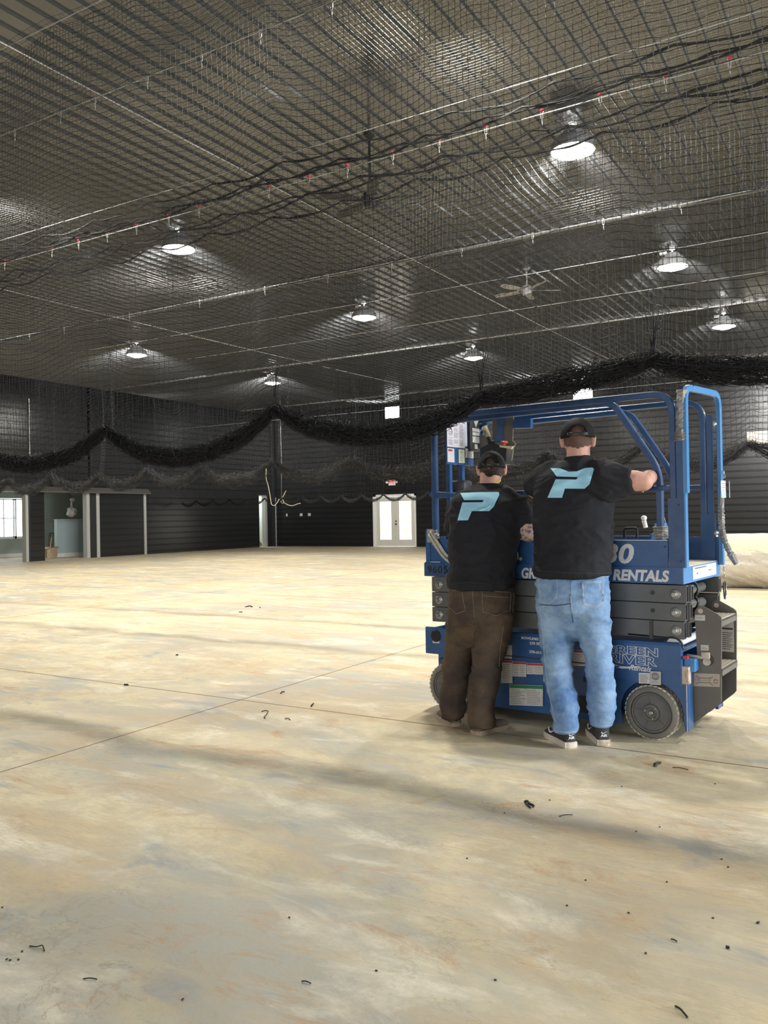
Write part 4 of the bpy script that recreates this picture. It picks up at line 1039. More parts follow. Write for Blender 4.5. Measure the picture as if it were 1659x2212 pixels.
def strap_mesh(c, rx, ry, R_, z0, w_=.018, span=.60):
    q = MB(); pts = [c + R_ @ Vector(((rx + .004) * cos(a), (ry + .006) * sin(a) - .012, z0)) for a in [1.5 * pi - span + 2 * span * k / 14 for k in range(15)]]
    q.rect(pts, .004, w_); me = bpy.data.meshes.new('strap'); q.bm.to_mesh(me); q.bm.free(); return me

def person(name_label, px):
    base = px['base']; wb = LO + LU * base.x + LV * base.y
    e = empty('person', (wb.x, wb.y, 0), LA); tag(e, name_label, 'person')
    base = Vector((base.x, base.y, 0))
    for L_, (hl, an) in zip(px['legs'], px['feet']):
        ax_ = hl.x + .062 * cos(an); ay_ = hl.y + .062 * sin(an)
        for k, f_ in ((-1, 1.0), (-2, .85), (-3, .45), (-4, .15)):
            p, r = L_[k]; L_[k] = (Vector((p.x + (ax_ - p.x) * f_, p.y + (ay_ - p.y) * f_, p.z)), r)
        if px['kind'] == 'boot': p, r = L_[-1]; L_.append((Vector((p.x, p.y, max(.052, p.z - .03))), r * 1.02))
        else: p, r = L_[-1]; L_[-1] = (Vector((p.x, p.y, p.z + .014)), r)
    # body
    mb = MB(); hc = px['head']; R_ = head(mb, hc, px.get('hs', 1), px.get('yaw', 0), px.get('nod', 0))
    limb(mb, px['neck'], 'flat', 'flat')
    loft(mb, smooth_interp([hr(p, rx * .82, ry * .82, px['rot']) for p, rx, ry in px['torso'][3:-1] + px['pelvis'][1:-1]]), 20, 'flat', 'round')
    for A in px['arms']: limb(mb, A['pts'][:A['k'] + 1]); limb(mb, A['pts'][A['k']:]); hand(mb, A['pts'][-1][0], A['hd'], A['palm'], px.get('hsz', 1), A.get('curl', .9), A.get('thumb', 1))
    for L_ in px['legs']: limb(mb, [(p, r * .66) for p, r in L_])
    for L_ in px['legs']:
        p = L_[-1][0]; loft(mb, [hr(Vector((p.x, p.y, .035)), .026, .030), hr(Vector((p.x, p.y, .08)), .026, .03), hr(Vector((p.x, p.y, .14)), .030, .034)], 12)
    me = fuse(mb, .0065, 3)
    body = fin('body', me, [M['skin'], M['tattoo']], e, base)
    if px.get('ink'):
        for f in body.data.polygons:
            c = f.center + base
            if px['ink'](c): f.material_index = 1
    # shirt
    mb = MB(); loft(mb, smooth_interp([hr(p, rx, ry, px['rot'], t) for (p, rx, ry), t in zip(px['torso'], px['ttilt'])]), 28)
    for sl in px['sleeves']: limb(mb, sl, 'round', 'flat', 18)
    me = fuse(mb, .0085, 6, [(.016, (3.2, 3.2, 8), 'fold'), (.008, (7, 6, 4), 'n'), (.006, (9, 9, 20), 'fold')], px['seed'])
    tree_s = bvh(me); sh = fin('t_shirt', me, M['shirt'], e, base)
    pm = print_on(tree_s, px['emblem'], .007); fin('emblem', pm, M['emblem'], sh, base)
    sm_ = stitch_mesh(tree_s, px['shirt_lines'], .0022, 0); fin('hem_seam', sm_, mat('shirt_hem_%d' % px['seed'], (.03, .03, .034), .9), sh, base)
    q = MB(); c0, cr, cy = px['torso'][0]; q.tube([c0 + Matrix.Rotation(px['rot'], 3, 'Z') @ Vector(((cr + .001) * cos(a), (cy + .001) * sin(a), .004 + px['ttilt'][0] * cy * sin(a))) for a in [2 * pi * k / 40 for k in range(40)]], .008, 8, closed=True)
    mc = bpy.data.meshes.new('collar'); q.bm.to_mesh(mc); q.bm.free(); fin('collar', mc, M['shirt'], sh, base)
    # trousers
    mb = MB(); loft(mb, smooth_interp([hr(p, rx, ry, px['rot'] * .8) for p, rx, ry in px['pelvis']]), 26, 'flat', 'round')
    for L_ in px['legs']: loft(mb, smooth_interp([hr(p, r, r * .98 + .006) for p, r in L_]), 20)
    me = fuse(mb, .0085, 4, [(.011, (3, 3, 9), 'fold'), (.004, (6, 6, 4), 'n'), (.006, (7, 7, 22), 'fold')], px['seed'] + 3)
    tree_t = bvh(me); tr = fin('trousers' if px['kind'] == 'boot' else 'jeans', me, M[px['tm']], e, base)
    fin('stitching', stitch_mesh(tree_t, px['stitches'], .0016), M[px['sm']], tr, base)
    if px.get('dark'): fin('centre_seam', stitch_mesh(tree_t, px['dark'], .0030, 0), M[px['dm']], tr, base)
    for hl, an in px['feet']: shoe(e, base, hl, an, px['fl'], px['kind'])
    # cap
    cc = hc + R_ @ Vector((0, -.010, px['capz'])); rx, ry, rz = px['capr']
    cp = fin('cap', cap_mesh(cc, rx, ry, rz, R_, px['arch']), M['cap'], e, base)
    fin('cap_strap', strap_mesh(cc, rx, ry, R_, px['strapz']), M['black'], cp, base)
    return e, body, R_, hc, base, tree_s, sh, tr

def T(x, y, v, hw, ry): p, r = J(x, y, v, 2 * hw); return (p, r, ry)
def LG(L): return [J(*q) for q in L]
# --- the man on the right
h2 = FV(1248, 950, -.50)
P2 = dict(base=Vector((.41, -.64, 0)), seed=2, kind='trainer', head=h2, hs=1.05, yaw=.40, nod=.0, rot=.30,
    neck=[J(1249, 960, -.52, 50), J(1249, 985, -.53, 50), J(1248, 1008, -.55, 46), J(1244, 1050, -.57, 44)],
    torso=[T(1249, 993, -.535, 27, .068), T(1249, 1001, -.54, 42, .085), T(1247, 1011, -.545, 64, .105), T(1243, 1028, -.55, 80, .125), T(1240, 1062, -.56, 83, .142), T(1239, 1100, -.57, 82, .150), T(1239, 1145, -.585, 79, .146), T(1238.5, 1185, -.60, 77, .140), T(1238, 1215, -.61, 80, .150), T(1238, 1241, -.615, 81.5, .160)],
    ttilt=[-.10, -.06, 0, 0, 0, 0, 0, 0, 0, 0],
    arms=[dict(k=3, pts=[J(1300, 1040, -.545, 54), J(1345, 1037, -.545, 47), J(1375, 1039, -.54, 46), J(1391, 1041, -.53, 40), (Vector((.712, -.43, 1.494)), .042), (Vector((.655, -.375, 1.492)), .039), (Vector((.60, -.30, 1.492)), .031), (Vector((.565, -.245, 1.488)), .027)], hd=Vector((-.42, .9, -.02)), palm=Vector((-.3, 0, -1)), thumb=1, curl=.35),
          dict(k=2, pts=[J(1190, 1040, -.54, 54), J(1165, 1048, -.50, 50), J(1159, 1056, -.44, 46), (Vector((.035, -.40, 1.495)), .040), (Vector((.02, -.36, 1.492)), .038), (Vector((-.01, -.25, 1.485)), .029)], hd=Vector((-.1, .9, -.05)), palm=Vector((.2, 0, -1)), thumb=-1, curl=.4)],
    sleeves=[[J(1285, 1042, -.55, 92), J(1318, 1042, -.55, 82), J(1342, 1038, -.548, 62), J(1366, 1036, -.545, 47)], [J(1196, 1044, -.55, 88), J(1175, 1046, -.53, 74), J(1163, 1050, -.49, 58), J(1160, 1052, -.455, 48)]],
    pelvis=[T(1237, 1225, -.612, 75, .125), T(1237, 1255, -.615, 76, .138), T(1237, 1285, -.618, 76, .146), T(1238, 1310, -.615, 76, .138), T(1238, 1328, -.61, 70, .11)],
    legs=[LG([(1201, 1300, -.61, 78), (1202, 1345, -.62, 75), (1203, 1390, -.64, 67), (1204, 1435, -.66, 61), (1209, 1475, -.68, 54), (1216, 1520, -.72, 51), (1223, 1560, -.75, 52), (1228, 1588, -.765, 49)]),
          LG([(1277, 1300, -.61, 76), (1280, 1345, -.60, 74), (1288, 1395, -.59, 60), (1294, 1440, -.585, 54), (1298, 1480, -.59, 53), (1301, 1520, -.60, 53), (1304, 1555, -.615, 52), (1305, 1575, -.62, 46)])],
    feet=[(Vector((.370, -.790, 0)), radians(141)), (Vector((.502, -.650, 0)), radians(126))], fl=.305, tm='jeans', sm='stitch', dm='seam_dark',
    emblem=[(1130 + x / 5.53, 880 + y / 5.53) for x, y in ((325, 726), (440, 728), (545, 768), (640, 764), (740, 724), (830, 718), (847, 738), (795, 915), (735, 972), (500, 970), (465, 1080), (290, 1080), (388, 858), (635, 862), (655, 832), (400, 825))],
    shirt_lines=[[(1160, 1233), (1200, 1236), (1240, 1238), (1280, 1239), (1316, 1238)]],
    stitches=[[(1163, 1248), (1202, 1249), (1205, 1272), (1202, 1290), (1186, 1304), (1168, 1300), (1163, 1249)], [(1257, 1257), (1302, 1255), (1304, 1300), (1286, 1314), (1260, 1306), (1257, 1258)], [(1259, 1259), (1300, 1258), (1302, 1298), (1286, 1311), (1262, 1304), (1259, 1260)],
        [(1229, 1240), (1230, 1270), (1233, 1298), (1236, 1330)], [(1160, 1244), (1230, 1243), (1314, 1246)], [(1206, 1580), (1228, 1583), (1248, 1580)], [(1284, 1566), (1305, 1569), (1325, 1566)], [(1165, 1310), (1172, 1360), (1176, 1420), (1186, 1500), (1200, 1560)]],
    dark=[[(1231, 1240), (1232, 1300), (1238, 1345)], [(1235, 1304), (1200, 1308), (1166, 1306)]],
    capz=.030, capr=(.098, .112, .098), arch=True, strapz=-.008)
e2, b2_, R2, hc2, base2, ts2, sh2, tr2 = person('taller man in black cap, black t-shirt and light blue jeans, arms on the lift rail', dict(P2, feet=[(f[0], f[1]) for f in P2['feet']]))
# clipped hair below the cap
def hair_shell(hc, R_, s, z0, z1, m_, par, base, grow=.004):
    bm = bmesh.new(); bmesh.ops.create_uvsphere(bm, u_segments=48, v_segments=36, radius=1)
    for v in bm.verts:
        q = v.co.copy(); v.co = hc + R_ @ (Vector((q.x * (.076 * s + grow), q.y * (.094 * s + grow) - .016 * s, q.z * (.098 * s + grow) + .008 * s)))
        v.index
    dead = []
    for v in bm.verts:
        q = R_.transposed() @ (v.co - hc)
        if q.z > z1 or q.z < z0 + .02 * max(0, abs(q.x) / .07) or q.y > -.005: dead.append(v)
    bmesh.ops.delete(bm, geom=dead, context='VERTS')
    me = bpy.data.meshes.new('hair'); bm.to_mesh(me); bm.free(); return fin('hair', me, m_, par, base)
hair_shell(hc2, R2, 1.05, -.062, .08, M['short_hair'], e2, base2, .002)

# --- the man on the left
h1 = FV(1062, 1013, -.40)
P1 = dict(base=Vector((-.31, -.66, 0)), seed=5, kind='boot', head=h1, hs=.99, yaw=.47, nod=.06, rot=.34,
    neck=[J(1060, 1020, -.43, 46), J(1058, 1040, -.445, 44), J(1056, 1056, -.475, 36), J(1054, 1095, -.54, 30)],
    torso=[T(1055, 1050, -.468, 25.5, .074), T(1055, 1055, -.482, 38, .092), T(1055, 1062, -.515, 54, .098), T(1054, 1076, -.558, 69, .092), T(1050, 1102, -.578, 79, .110), T(1046, 1140, -.592, 75, .136), T(1043, 1180, -.612, 71.5, .143), T(1041, 1220, -.61, 69, .150), T(1040, 1250, -.615, 70, .158), T(1040, 1269, -.625, 71.5, .158)],
    ttilt=[-.06, -.04, 0, 0, 0, 0, 0, 0, 0, 0],
    arms=[dict(k=3, pts=[J(1105, 1100, -.48, 56), J(1126, 1124, -.46, 50), J(1139, 1144, -.47, 46), J(1141, 1149, -.455, 44), (Vector((.035, -.40, 1.192)), .042), (Vector((-.03, -.33, 1.190)), .040), (Vector((-.12, -.24, 1.184)), .031), (Vector((-.15, -.21, 1.174)), .027)], hd=Vector((-.6, .75, -.1)), palm=Vector((-.1, -.1, -1)), thumb=1),
          dict(k=2, pts=[J(998, 1104, -.49, 56), J(988, 1132, -.46, 50), (Vector((-.44, -.43, 1.205)), .044), (Vector((-.41, -.36, 1.194)), .040), (Vector((-.34, -.24, 1.186)), .029)], hd=Vector((.6, .7, -.1)), palm=Vector((.1, -.1, -1)), thumb=-1)],
    sleeves=[[J(1090, 1100, -.49, 88), J(1110, 1106, -.48, 76), J(1127, 1121, -.465, 60), J(1139, 1140, -.445, 48)], [J(1012, 1108, -.50, 88), J(998, 1116, -.49, 70), J(992, 1132, -.48, 56), J(991, 1146, -.465, 50)]],
    pelvis=[T(1039, 1258, -.615, 67, .138), T(1038, 1285, -.62, 69.5, .148), T(1037, 1310, -.625, 70, .152), T(1036, 1335, -.62, 70, .142), T(1035, 1352, -.62, 62, .11)],
    legs=[LG([(1001, 1325, -.62, 68), (996, 1362, -.63, 64), (993, 1400, -.645, 62), (988, 1435, -.66, 57), (985.5, 1480, -.67, 55), (979, 1520, -.69, 50), (977, 1545, -.70, 44), (977, 1553, -.705, 41)]),
          LG([(1071, 1325, -.63, 72), (1065, 1362, -.65, 76), (1058, 1400, -.68, 69), (1050, 1440, -.70, 61), (1046, 1475, -.715, 59), (1038, 1515, -.745, 53), (1033, 1548, -.765, 50), (1031, 1568, -.775, 48)])],
    feet=[], fl=.30, tm='work', sm='work_stitch', dm='work',
    emblem=[(900 + x / 4.1475, 820 + y / 4.1475) for x, y in ((390, 1015), (560, 1008), (735, 1007), (742, 1030), (690, 1140), (650, 1178), (495, 1178), (460, 1260), (365, 1262), (410, 1100), (590, 1098), (600, 1078), (425, 1080))],
    shirt_lines=[[(973, 1262), (1010, 1258), (1045, 1260), (1080, 1268), (1108, 1272)]],
    stitches=[[(970, 1274), (998, 1275), (1001, 1300), (1006, 1319), (985, 1326), (970, 1312)], [(1041, 1274), (1104, 1280), (1102, 1318), (1072, 1330), (1043, 1322), (1041, 1276)], [(1042, 1287), (1103, 1291)], [(1020, 1264), (1022, 1300), (1025, 1335)], [(966, 1330), (968, 1360)], [(1088, 1350), (1081, 1400), (1078, 1440)]],
    dark=None, capz=.022, capr=(.086, .103, .090), arch=True, strapz=-.010,
    ink=lambda c: (c.z > .95 and c.z < 1.30 and c.x > -.08 and c.y < .1))
P1['feet'] = [(G(987, 1571), 0), (G(1026, 1589), 0)]
P1['feet'] = [(Vector((loc(P1['feet'][0][0]).x, loc(P1['feet'][0][0]).y, 0)), radians(143)), (Vector((loc(P1['feet'][1][0]).x, loc(P1['feet'][1][0]).y, 0)), radians(78))]
e1, b1_, R1, hc1, base1, ts1, sh1, tr1 = person('shorter man in black cap with hair bun, black t-shirt and brown work trousers', P1)
hair_shell(hc1, R1, .99, -.075, .085, M['hair'], e1, base1, .004)
# hair bun
q = MB(); bc = FV(1057, 1019, -.515)
for i in range(70):
    a = random.uniform(0, 6.28); t = random.uniform(-1, 1); r = .030
    n_ = Vector((cos(a) * sqrt(1 - t * t), sin(a) * sqrt(1 - t * t), t)); a1 = n_.orthogonal().normalized(); a2 = n_.cross(a1); rr = random.uniform(.012, .030)
    q.tube([bc + (n_ * sqrt(max(0, r * r - rr * rr)) + (a1 * cos(f) + a2 * sin(f)) * rr) * random.uniform(.95, 1.06) for f in [k * .45 for k in range(8)]], .0022, 4)
q.ball(bc, .026, None, 14)
me = bpy.data.meshes.new('bun'); q.bm.to_mesh(me); q.bm.free(); fin('hair_bun', me, M['hair'], e1, base1)
# yellow lanyard round the neck
q = MB(); cpt = FV(1056, 1044, -.455); q.rect([cpt + Vector((.073 * cos(a), .080 * sin(a), .008 + .024 * sin(a))) for a in [2 * pi * k / 30 for k in range(30)]], .003, .010, closed=True)
me = bpy.data.meshes.new('lanyard'); q.bm.to_mesh(me); q.bm.free(); fin('lanyard', me, M['yellow'], e1, base1)
# small cloth label on the trousers pocket
pm = print_on(tr1 and bvh(tr1.data) or None, [(0, 0)], .002) if False else None

# ------------------------------------------------------------------ batting cage nets
rng = np.random.default_rng(11)
CZ = 5.25
def smooth_noise(n, knots, amp, seed):
    r = np.random.default_rng(seed); k = r.normal(0, 1, knots + 3); x = np.linspace(0, knots, n); i = x.astype(int); f = x - i; f = f * f * (3 - 2 * f)
    return amp * (k[i] * (1 - f) + k[i + 1] * f)
def swag(keys, x):
    """hem height at x: cusps at the ties, sagging cloth between; keys = (x, z, sag to the next)"""
    xs = np.array([k[0] for k in keys]); zs = np.array([k[1] for k in keys]); sg = np.array([k[2] for k in keys])
    i = np.clip(np.searchsorted(xs, x) - 1, 0, len(xs) - 2); t = (x - xs[i]) / (xs[i + 1] - xs[i])
    return zs[i] * (1 - t) + zs[i + 1] * t - sg[i] * 4 * t * (1 - t)
def net_panel(e, base, x0, x1, Y, keys, cell, rad, m_, pinch=.5, sides=3, ztop=CZ, fold=.10, wav=1.0):
    nx = int((x1 - x0) / cell); zt = ztop; X = np.linspace(x0, x1, nx + 1)
    H = swag(keys, X); nz_ = int(round((zt - float(np.mean(H))) / cell * 1.03)); t = np.linspace(0, 1, nz_ + 1)
    XX, TT = np.meshgrid(X, t); HH = np.tile(H, (nz_ + 1, 1)); ZZ = HH + (zt - HH) * TT; YY = np.full_like(XX, Y)
    top = zt - .05 * np.abs(np.sin((X - keys[0][0]) * pi / .9)) ; ZZ = ZZ - (zt - top)[None, :] * TT ** 3
    for (kx, kz, ks) in keys:
        d = XX - kx; w_ = np.exp(-(d / .30) ** 2)
        XX = XX - pinch * d * w_ * (1 - TT) ** 1.2
        YY = YY + fold * np.exp(-(d / .10) ** 2) * (1 - .55 * TT) * np.sin(1.2 + 4 * TT) - fold * .6 * np.exp(-((d + .22) / .12) ** 2) * (1 - .5 * TT)
    for k in range(5):
        fx = rng.uniform(.6, 3.2); fz = rng.uniform(.4, 2.0); ph = rng.uniform(0, 6)
        YY = YY + .035 * wav * np.sin(fx * XX * 2 + ph + .8 * np.sin(fz * ZZ)); ZZ = ZZ + .012 * wav * np.sin(fx * XX * 2.7 + ph * 2 + fz * ZZ) * (1 - TT * .3)
    J_ = cell * .07; XX = XX + rng.normal(0, J_ * .6, XX.shape); ZZ = ZZ + rng.normal(0, J_, ZZ.shape); YY = YY + rng.normal(0, J_, YY.shape)
    P = np.stack([XX, YY, ZZ], -1) - np.array(base)
    L = [P[:, j] for j in range(P.shape[1])] + [P[i] for i in range(P.shape[0])]
    o = strands(L, rad, 'mesh_panel', m_, e, sides); o['kind'] = 'stuff'
    # knots catch the light: tiny tetrahedra would be too many, the twine is simply thicker where it crosses
    return XX, YY, ZZ
def hem_bundle(e, base, x0, x1, Y, keys, n, thick, rad, m_, step=.02, loops=0, name='gathered_hem'):
    m = int((x1 - x0) / step) + 1; X = np.linspace(x0, x1, m); L = []
    H = swag(keys, X); slope = np.gradient(H, X); kt = np.ones(m) * 1.0
    near = np.min(np.abs(X[:, None] - np.array([k[0] for k in keys])[None]), axis=1); wd = .45 + .55 * np.clip(near / .28, 0, 1) ** .7
    for s in range(n):
        a = rng.uniform(0, 2 * pi); q = sqrt(rng.uniform(0, 1)); tw = smooth_noise(m, int(m * step / .35) + 2, .8, int(rng.integers(1e9))); rr = q * thick / 2
        ang = a + tw; dz = np.sin(ang) * rr * wd * 1.0 + smooth_noise(m, int(m * step / .07) + 2, .010, int(rng.integers(1e9))); dy = np.cos(ang) * rr * .8 * wd + smooth_noise(m, int(m * step / .08) + 2, .010, int(rng.integers(1e9)))
        jx = smooth_noise(m, int(m * step / .05) + 2, .009, int(rng.integers(1e9)))
        L.append(np.stack([X + jx, Y + dy, H - thick * .35 * wd + dz], -1) - np.array(base))
    for s in range(loops):      # slack meshes that stand out of the roll
        i = rng.integers(2, m - 3); x = X[i]; z = H[i] - thick * .35 * wd[i]; a = rng.uniform(0, 2 * pi); r_ = thick / 2 * wd[i]; l = rng.uniform(.03, .11); u = rng.uniform(-1, 1, 3) * .02
        c0 = np.array([x, Y + cos(a) * r_ * .8, z + sin(a) * r_]); d = np.array([rng.uniform(-.7, .7), -abs(cos(a)) * .2 + rng.normal() * .2, rng.uniform(-.9, .9)]); d /= np.linalg.norm(d)
        k = np.linspace(0, 1, 5)[:, None]; L.append(c0 + d * l * (k - .5) + u * np.sin(k * pi) + np.array([0, -.006, .004]) - np.array(base))
    # equal treatment for short and long strands
    o = strands(L, rad, name, m_, e); return o
def cable_line(name, p0, p1, sag, r, label, cat='cable', group=None, n=40, m_='cable'):
    p0, p1 = Vector(p0), Vector(p1); r *= .75; q = MB(); q.tube([p0.lerp(p1, k / n) - p0 - Vector((0, 0, sag * 4 * (k / n) * (1 - k / n))) for k in range(n + 1)], r, 6)
    o = q.build(name, M[m_], None, True); o.location = p0; tag(o, label, cat, group); return o

# nearest net: drawn up in swags right above the men
K1 = [(-8.3, 1.95, .17), (-6.75, 1.97, .17), (-5.11, 2.02, .24), (-3.45, 2.05, .17), (-1.95, 1.99, -.01), (-.985, 2.10, .07), (.4, 2.04, .14), (1.9, 2.0, .14), (3.4, 2.04, .12)]
Y1 = 4.35
n1 = empty('batting_net', (-3.4, Y1, 2.0)); tag(n1, 'nearest black cage net, its hem drawn up in heavy swags above the men', 'net')
B1 = (-3.4, Y1, 2.0)
XX1, YY1, ZZ1 = net_panel(n1, B1, -8.2, 3.0, Y1, K1, .0445, .0018, M['net'])
hem_bundle(n1, B1, -8.2, 3.0, Y1, K1, 130, .135, .0019, M['net'], loops=2600)
for kx, kz, ks in K1[1:8]:
    q = MB()
    for i in range(9):
        a = rng.uniform(0, 6.28); q.tube([Vector((kx + .03 * cos(a), Y1 + .03 * sin(a), kz - .05)) - Vector(B1), Vector((kx + .01 * cos(a), Y1, kz + .03)) - Vector(B1), Vector((kx + .05 * cos(a * 2), Y1 + .02, kz + .16 + .02 * i)) - Vector(B1)], .0022, 4)
    q.tube([Vector((kx - .03, Y1 - .03, kz - .02)) - Vector(B1), Vector((kx + .03, Y1 - .035, kz)) - Vector(B1)], .006, 6)
    q.build('hem_tie', M['net'], n1)

# second net
xs2 = [-12.2, -11.2, -10.2, -9.18, -8.24, -7.33, -6.15, -5.05, -3.85, -2.75, -1.85, -.95, 0.1, 1.2, 2.2, 3.2]
K2 = [(x, 1.99 - (.03 if i % 2 else 0) - (.06 if x > -4 else 0), .15) for i, x in enumerate(xs2)]
Y2 = 7.7
n2 = empty('batting_net', (-5, Y2, 2.0)); tag(n2, 'second black cage net, hanging behind the lift from the cable with red clips', 'net'); B2 = (-5, Y2, 2.0)
net_panel(n2, B2, -12.6, 3.0, Y2, K2, .0445, .0018, M['net'], ztop=5.10)
hem_bundle(n2, B2, -12.6, 3.0, Y2, K2, 60, .15, .0019, M['net_far'], step=.03, loops=3000)
# slack top edges of the second net: heavy wavy cords between the two upper cables
L = []
for (yy, zz, am, sd) in ((7.12, 5.20, .07, 1), (7.25, 5.13, .09, 2), (7.30, 5.16, .05, 3), (7.72, 5.08, .10, 4), (7.80, 5.14, .07, 5), (7.9, 5.02, .10, 6)):
    m = 500; X = np.linspace(-12.6, 2.9, m)
    for q_ in range(3):
        L.append(np.stack([X, yy + smooth_noise(m, 30, .035, sd * 10) + smooth_noise(m, 60, .006, sd * 10 + q_), zz - np.abs(np.sin((X + sd * .37) * pi / 1.02)) * am * .9 - .05 + smooth_noise(m, 80, .006, sd * 7 + q_)], -1) - np.array(B2))
strands(L, .0075, 'edge_cord', M['net'], n2, 4)

# far net in front of the back wall
xs3 = list(np.arange(-23.9, -8.0, .86)); K3 = [(x, 2.07, .17) for x in xs3]
Y3 = 24.0
n3 = empty('batting_net', (-16, Y3, 2.0)); tag(n3, 'farthest black cage net, thin scalloped hem crossing in front of the white double door', 'net'); B3 = (-16, Y3, 2.0)
net_panel(n3, B3, -23.8, -8.6, Y3, K3, .10, .0022, M['net_far'], sides=3, ztop=4.85)
hem_bundle(n3, B3, -23.8, -8.6, Y3, K3, 34, .13, .003, M['net_far'], step=.06, loops=300)

# flat roof net, stretched over the cages
def roof(e, base, x0, x1, y0, y1, cell, rad, sag):
    X = np.arange(x0, x1, cell); Yy = np.arange(y0, y1, cell); XX, YY = np.meshgrid(X, Yy)
    ZZ = CZ - .02 - sag * np.sin(np.clip((YY - y0) / (y1 - y0), 0, 1) * pi) - .03 * np.abs(np.sin(XX * 1.7)) + .02 * np.sin(XX * 2.3 + YY * 1.9)
    XX = XX + .012 * np.sin(YY * 5 + XX); YY = YY + .014 * np.sin(XX * 4.3 + YY * 1.1)
    P = np.stack([XX, YY, ZZ], -1) - np.array(base)
    o = strands([P[:, j] for j in range(P.shape[1])] + [P[i] for i in range(P.shape[0])], rad, 'mesh_panel', M['net'], e); o['kind'] = 'stuff'
rn = empty('roof_net', (-5, 7, CZ)); tag(rn, 'fine black roof net stretched flat under the ceiling from cable to cable', 'net')
roof(rn, (-5, 7, CZ), -12.4, 2.6, 4.2, 7.7, .0445, .0013, .05)
roof(rn, (-5, 7, CZ), -16.4, 2.6, 7.7, 12.8, .09, .002, .08)

# steel cables
C_ = 'steel cables strung under the ceiling'
for y, r_, lab in ((4.25, .0045, 'thin steel cable, highest at the upper left corner, along the nearest net'), (5.2, .006, 'white cable with small clips crossing the upper left corner'), (7.1, .006, 'bright cable just above the one with red clips'),
                (7.75, .0075, 'bright cable carrying the row of red clips'), (11.0, .0075, 'cable below the two nearest high bay lamps'), (12.8, .007, 'cable across the grey ceiling fan, second below the red clips'),
                (14.9, .007, 'thin cable just before the middle pair of lamps'), (16.9, .007, 'thin cable behind the middle row of lamps')):
    cable_line('support_cable', (-16.5 if y > 6 else -9.5, y, CZ), (11.95, y, CZ), .03, r_, lab, 'cable', C_)
cable_line('support_cable', (-6.25, 2.5, CZ + .09), (-6.05, 22, CZ + .09), .05, .007, 'steel cable running away from the camera over the middle of the cages', 'cable', C_)
cable_line('support_cable', (-12.9, 6, CZ + .09), (-12.5, 22, CZ + .09), .05, .007, 'steel cable running away from the camera at the far left', 'cable', C_)
cable_line('support_cable', (XL + .02, Y3, 4.93), (6, Y3, 4.93), .03, .007, 'faint cable carrying the farthest net, wall to wall', 'cable', C_)
# clips: red sleeves on the second net's cable, plain ones elsewhere
def clip_(name, p, red, label, group, s=1.0):
    e = empty(name, p); tag(e, label, 'clip', group)
    q = MB(); q.tube(fillet([(-.010 * s, 0, .012 * s), (-.012 * s, 0, -.05 * s), (0, 0, -.065 * s), (.012 * s, 0, -.05 * s), (.010 * s, 0, .012 * s), (0, 0, .02 * s), (-.010 * s, 0, .012 * s)], .01 * s, 3), .004 * s, 6); q.tube([(0, 0, -.06 * s), (.004 * s, 0, -.12 * s)], .004 * s, 6)
    q.build('clip_body', M['cable'], e, True)
    if red:
        q = MB(); q.lathe((0, 0, .022 * s), [(.006 * s, -.014 * s), (.020 * s, -.010 * s), (.024 * s, .004 * s), (.015 * s, .018 * s), (0, .020 * s)], (0, -.2, 1), 10); q.build('clip_sleeve', M['clip_red'], e, True)
    return e
red_px = [(10, 578), (112, 552), (170, 538), (232, 520), (295, 503), (365, 481), (430, 463), (580, 410), (667, 385), (750, 358), (848, 330), (948, 300), (1049, 266), (1170, 230), (1296, 182), (1437, 133), (1575, 90)]
first = clip_('net_clip', (0, 7.75, CZ), True, 'red topped clip on the cable of the second net', 'red clips along the cable')
ORD = 'leftmost second third fourth fifth sixth seventh eighth ninth tenth eleventh twelfth thirteenth fourteenth fifteenth sixteenth rightmost'.split()
def nth(i, n): return 'leftmost' if i == 0 else 'rightmost' if i == n - 1 else ORD[i] + ' from the left'
def dup(root, loc_):
    r = root.copy(); COL.objects.link(r); r.location = loc_
    for ch_ in root.children: c = ch_.copy(); COL.objects.link(c); c.parent = r
    return r
for i, (x, y) in enumerate(red_px):
    p = YP(x, y, 7.75); p.z = CZ - .03 * 4 * ((p.x + 16.5) / 28.45) * (1 - (p.x + 16.5) / 28.45) + .01
    o = first if i == 0 else dup(first, p); o.location = p; o['label'] = 'red topped clip on the second net cable, ' + nth(i, len(red_px))
f2 = clip_('cable_clip', (0, 5.2, CZ), False, 'small white clip on the upper left cable', 'white clips on the upper left cable', .9)
for i, (x, y) in enumerate([(32, 285), (130, 240), (205, 205), (318, 168), (435, 124), (562, 68), (716, 10)]):
    p = YP(x, y, 5.2); p.z = CZ - .03 * 4 * ((p.x + 9.5) / 21.45) * (1 - (p.x + 9.5) / 21.45)
    o = f2 if i == 0 else dup(f2, p); o.location = p; o['label'] = 'small white clip on the upper left cable, ' + nth(i, 7)
f3 = clip_('cable_clip', (0, 11, CZ), False, 'small white clip on the cable below the two nearest lamps', 'white clips on the cable below the nearest lamps', 1.1)
for i, x in enumerate((-15.2, -14.1, -12.2, -10.4, -8.9, -7.6, -6.4, -5.2, -4.1, -3.1, -2.1)):
    p = Vector((x, 11.0, CZ - .03 * 4 * ((x + 16.5) / 28.45) * (1 - (x + 16.5) / 28.45)))
    o = f3 if i == 0 else dup(f3, p); o.location = p; o['label'] = 'small white clip on the cable below the nearest lamps, ' + nth(i, 11)

